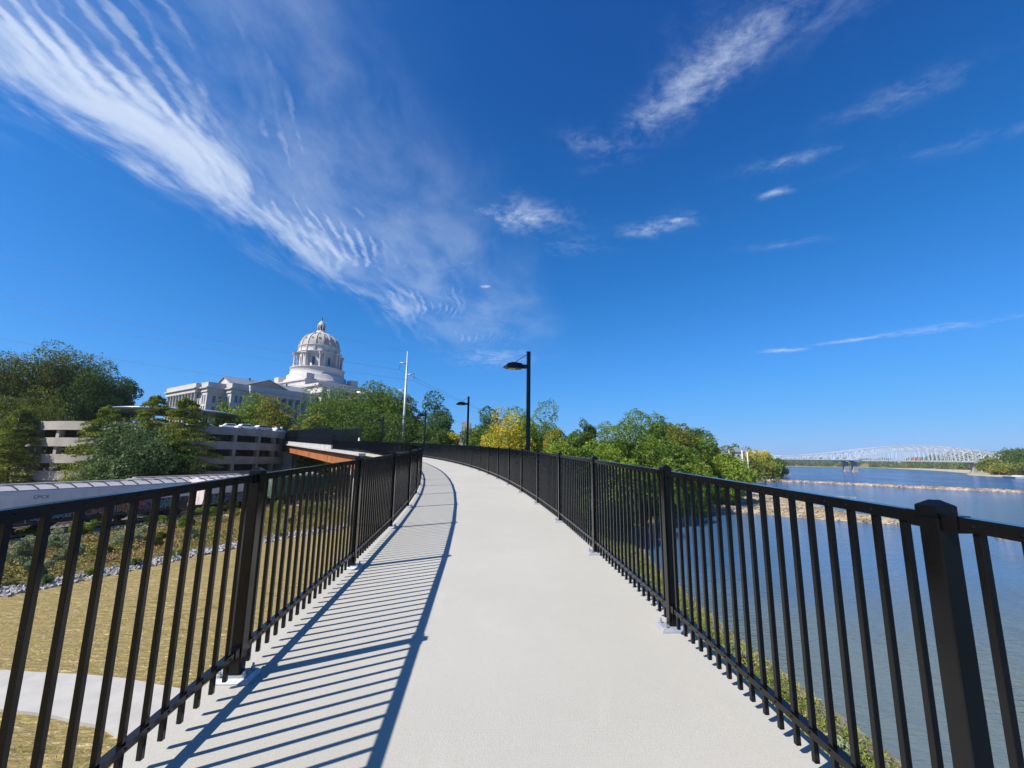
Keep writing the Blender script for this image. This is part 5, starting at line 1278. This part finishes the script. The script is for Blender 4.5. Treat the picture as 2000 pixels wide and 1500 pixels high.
# driftwood on the near bar
for i, (px, yy, ln_) in enumerate([(1442, 962, 5), (1458, 975, 3.5), (1500, 972, 3)]):
    d = 10.2 * F / (yy - hor(px)); x, y = at(px, d); m_ = MB()
    m_.tube([(x - ln_ / 2, y, -10.3), (x, y + .3, -9.8), (x + ln_ / 2, y - .4, -10.1)], [.12, .16, .07], 7); m_.tube([(x, y + .3, -9.8), (x + .5, y + .6, -8.9)], [.09, .03], 6)
    tag(m_.build('driftwood', M['bark']), ['longest grey driftwood log on the near rock bar', 'driftwood log in the middle of the rock bar', 'short driftwood log nearest the tip of the rock bar'][i], 'driftwood', 'driftwood on the bar')

# ------------------------------------------------------------------ truss bridges over the river
def truss(Y, xp1, xp2, label, pier_x=True, k=1.0):
    xs_ = xp1 - 104 * k; xe = xp2 + 104 * k; zd = 5.3
    root = empty('truss_bridge', (xp1, Y, -11), label, 'truss bridge', 'truss bridges over the river')
    mid = (xp1 + xp2) / 2; half = (xp2 - xp1) / 2
    def topz(x):
        if x < xp1: t = (x - xs_) / (xp1 - xs_); return zd + 5.0 + 8.5 * t ** 1.6
        if x > xp2: t = (xe - x) / (xe - xp2); return zd + 5.0 + 8.5 * t ** 1.6
        u_ = (x - mid) / half; return zd + 20.7 - 7.2 * u_ * u_
    def lowz(x):
        if x < xp1 or x > xp2: return zd + .3
        u_ = (x - mid) / half; return zd + 15.0 * (1 - u_ * u_) + .3
    m_ = MB(); m_.box(((xs_ + xe) / 2, Y, zd - .3), (xe - xs_ + 160, 10, 1.0)); m_.box(((xs_ + xe) / 2, Y - 4.9, zd + .75), (xe - xs_ + 160, .25, .5)); m_.build('deck', M['steelpaint'], root)
    nodes = frange(xs_, xp1, 12) + frange(xp1, xp2, 12)[1:] + frange(xp2, xe, 12)[1:]
    for yy in (-5.6, 5.6):
        tc_ = MB(); lc = MB(); wb = MB()
        for i in range(len(nodes) - 1):
            a, b_ = nodes[i], nodes[i + 1]
            tc_.beam((a, Y + yy, topz(a)), (b_, Y + yy, topz(b_)), .75, .95)
            lc.beam((a, Y + yy, lowz(a)), (b_, Y + yy, lowz(b_)), .65, .75)
            wb.beam((a, Y + yy, lowz(a)), (a, Y + yy, topz(a)), .45, .45)
            if i % 2: wb.beam((a, Y + yy, lowz(a)), (b_, Y + yy, topz(b_)), .5, .5)
            else: wb.beam((a, Y + yy, topz(a)), (b_, Y + yy, lowz(b_)), .5, .5)
            if xp1 < a < xp2:
                for xh, zh in ((a, lowz(a)), (a + (b_ - a) / 2, (lowz(a) + lowz(b_)) / 2)):
                    hg = MB(); hg.beam((xh, Y + yy, zd), (xh, Y + yy, zh), .34, .34); hg.build('hanger', M['steelpaint'], root)
        tc_.build('top_chord', M['steelpaint'], root); lc.build('lower_chord', M['steelpaint'], root); wb.build('web_members', M['steelpaint'], root)
    lt = MB()
    for i in range(len(nodes)):
        a = nodes[i]; lt.beam((a, Y - 5.6, topz(a)), (a, Y + 5.6, topz(a)), .35, .35)
        if i + 1 < len(nodes): b_ = nodes[i + 1]; lt.beam((a, Y - 5.6, topz(a)), (b_, Y + 5.6, topz(b_)), .3, .3)
    lt.build('top_bracing', M['steelpaint'], root)
    for x in (xs_ - 40, xs_, xp1, xp2, xe):
        m_ = MB(); m_.sweep([ [Vector((x - a, Y - b_, z)), Vector((x + a, Y - b_, z)), Vector((x + a, Y + b_, z)), Vector((x - a, Y + b_, z))] for a, b_, z in ((3.4, 2.6, -14), (3.4, 2.6, -9.5), (2.9, 2.2, -9.2), (2.5, 2.0, 3.2), (3.0, 5.6, 3.3), (3.0, 5.6, 4.7))])
        m_.build('pier', M['concrete'], root)
truss(615, 471, 654, 'nearer pale steel truss bridge with arched main span over the river')
truss(655, 489, 676, 'farther pale steel truss bridge just behind the first one')
# boxcar-orange truck on the bridge deck
m_ = MB(); m_.box((555, 612.5, 8.0), (11, 2.6, 3.2)); m_.box((548.2, 612.5, 7.4), (2.2, 2.5, 2.4)); m_.box((552, 612.5, 6.1), (14, 2.2, .5))
for a in (-6, -4.8, 1.5, 6): m_.tube([(553 + a, 611.2, 6.2), (553 + a, 613.8, 6.2)], .5, 12)
tag(m_.build('truck', simple('orange truck', (.55, .22, .08), .1, 1, .5)), 'small orange truck crossing the truss bridge', 'truck')
# barge at the right edge
x, y = at(1990, 415); m_ = MB()
m_.sweep([[Vector((x - 16, y - 5, -11.4)), Vector((x + 40, y - 5, -11.4)), Vector((x + 40, y + 5, -11.4)), Vector((x - 16, y + 5, -11.4))], [Vector((x - 18, y - 5.2, -9.4)), Vector((x + 42, y - 5.2, -9.4)), Vector((x + 42, y + 5.2, -9.4)), Vector((x - 18, y + 5.2, -9.4))]])
m_.box((x + 14, y, -8.9), (48, 8, 1.0))
tag(m_.build('barge', M['white']), 'low white barge moored at the right edge of the river', 'barge')
# house and white posts on the left bank
x, y, z = at(1434, 420, 884)
hs_ = empty('house', (x, y, z - 6), 'white house with grey roof among the trees on the far left bank', 'house')
m_ = MB(); m_.box((x, y, z - 4), (16, 9, 9)); m_.box((x + 10.5, y - 1, z - 5.5), (5, 7, 6)); m_.build('wall', M['white'], hs_)
m_ = MB(); m_.add([(x - 9, y - 5.5, z + .4), (x + 9, y - 5.5, z + .4), (x + 9, y, z + 4), (x - 9, y, z + 4), (x - 9, y + 5.5, z + .4), (x + 9, y + 5.5, z + .4)], [(0, 1, 2, 3), (3, 2, 5, 4), (0, 3, 4), (1, 5, 2), (0, 4, 5, 1)]); m_.build('roof', M['slate'], hs_)
for k in (-5, 0, 5): m_ = MB(); m_.box((x + k, y - 4.52, z - 3.2), (2, .1, 2.4)); m_.build('window', M['glass'], hs_)
for i, (px, yt, yb) in enumerate([(1421, 880, 905), (1446, 879, 910), (1456, 882, 908)]):
    x, y, z = at(px, 235, yt); m_ = MB(); m_.tube([(x, y, gz(x, y) - .3), (x, y, z)], [.38, .30], 10); m_.box((x, y, z + .1), (.8, .8, .2))
    tag(m_.build('white_post', M['white']), ['leftmost white post above the far left bank', 'middle and tallest of the white posts above the far left bank', 'rightmost white post above the far left bank'][i], 'post', 'white posts on the left bank')

# ------------------------------------------------------------------ air
hm = bpy.data.materials.new('haze'); hm.use_nodes = True; ht = hm.node_tree; ht.nodes.clear()
ho = ht.nodes.new('ShaderNodeOutputMaterial'); hv = ht.nodes.new('ShaderNodeVolumePrincipled')
hv.inputs['Color'].default_value = (0.80, 0.88, 1.0, 1); hv.inputs['Density'].default_value = 0.00008; hv.inputs['Anisotropy'].default_value = 0.2
ht.links.new(hv.outputs[0], ho.inputs['Volume'])
m_ = MB(); m_.box((0, 4300, 45), (15000, 9700, 116)); hz = m_.build('haze', hm); tag(hz, kind='stuff')
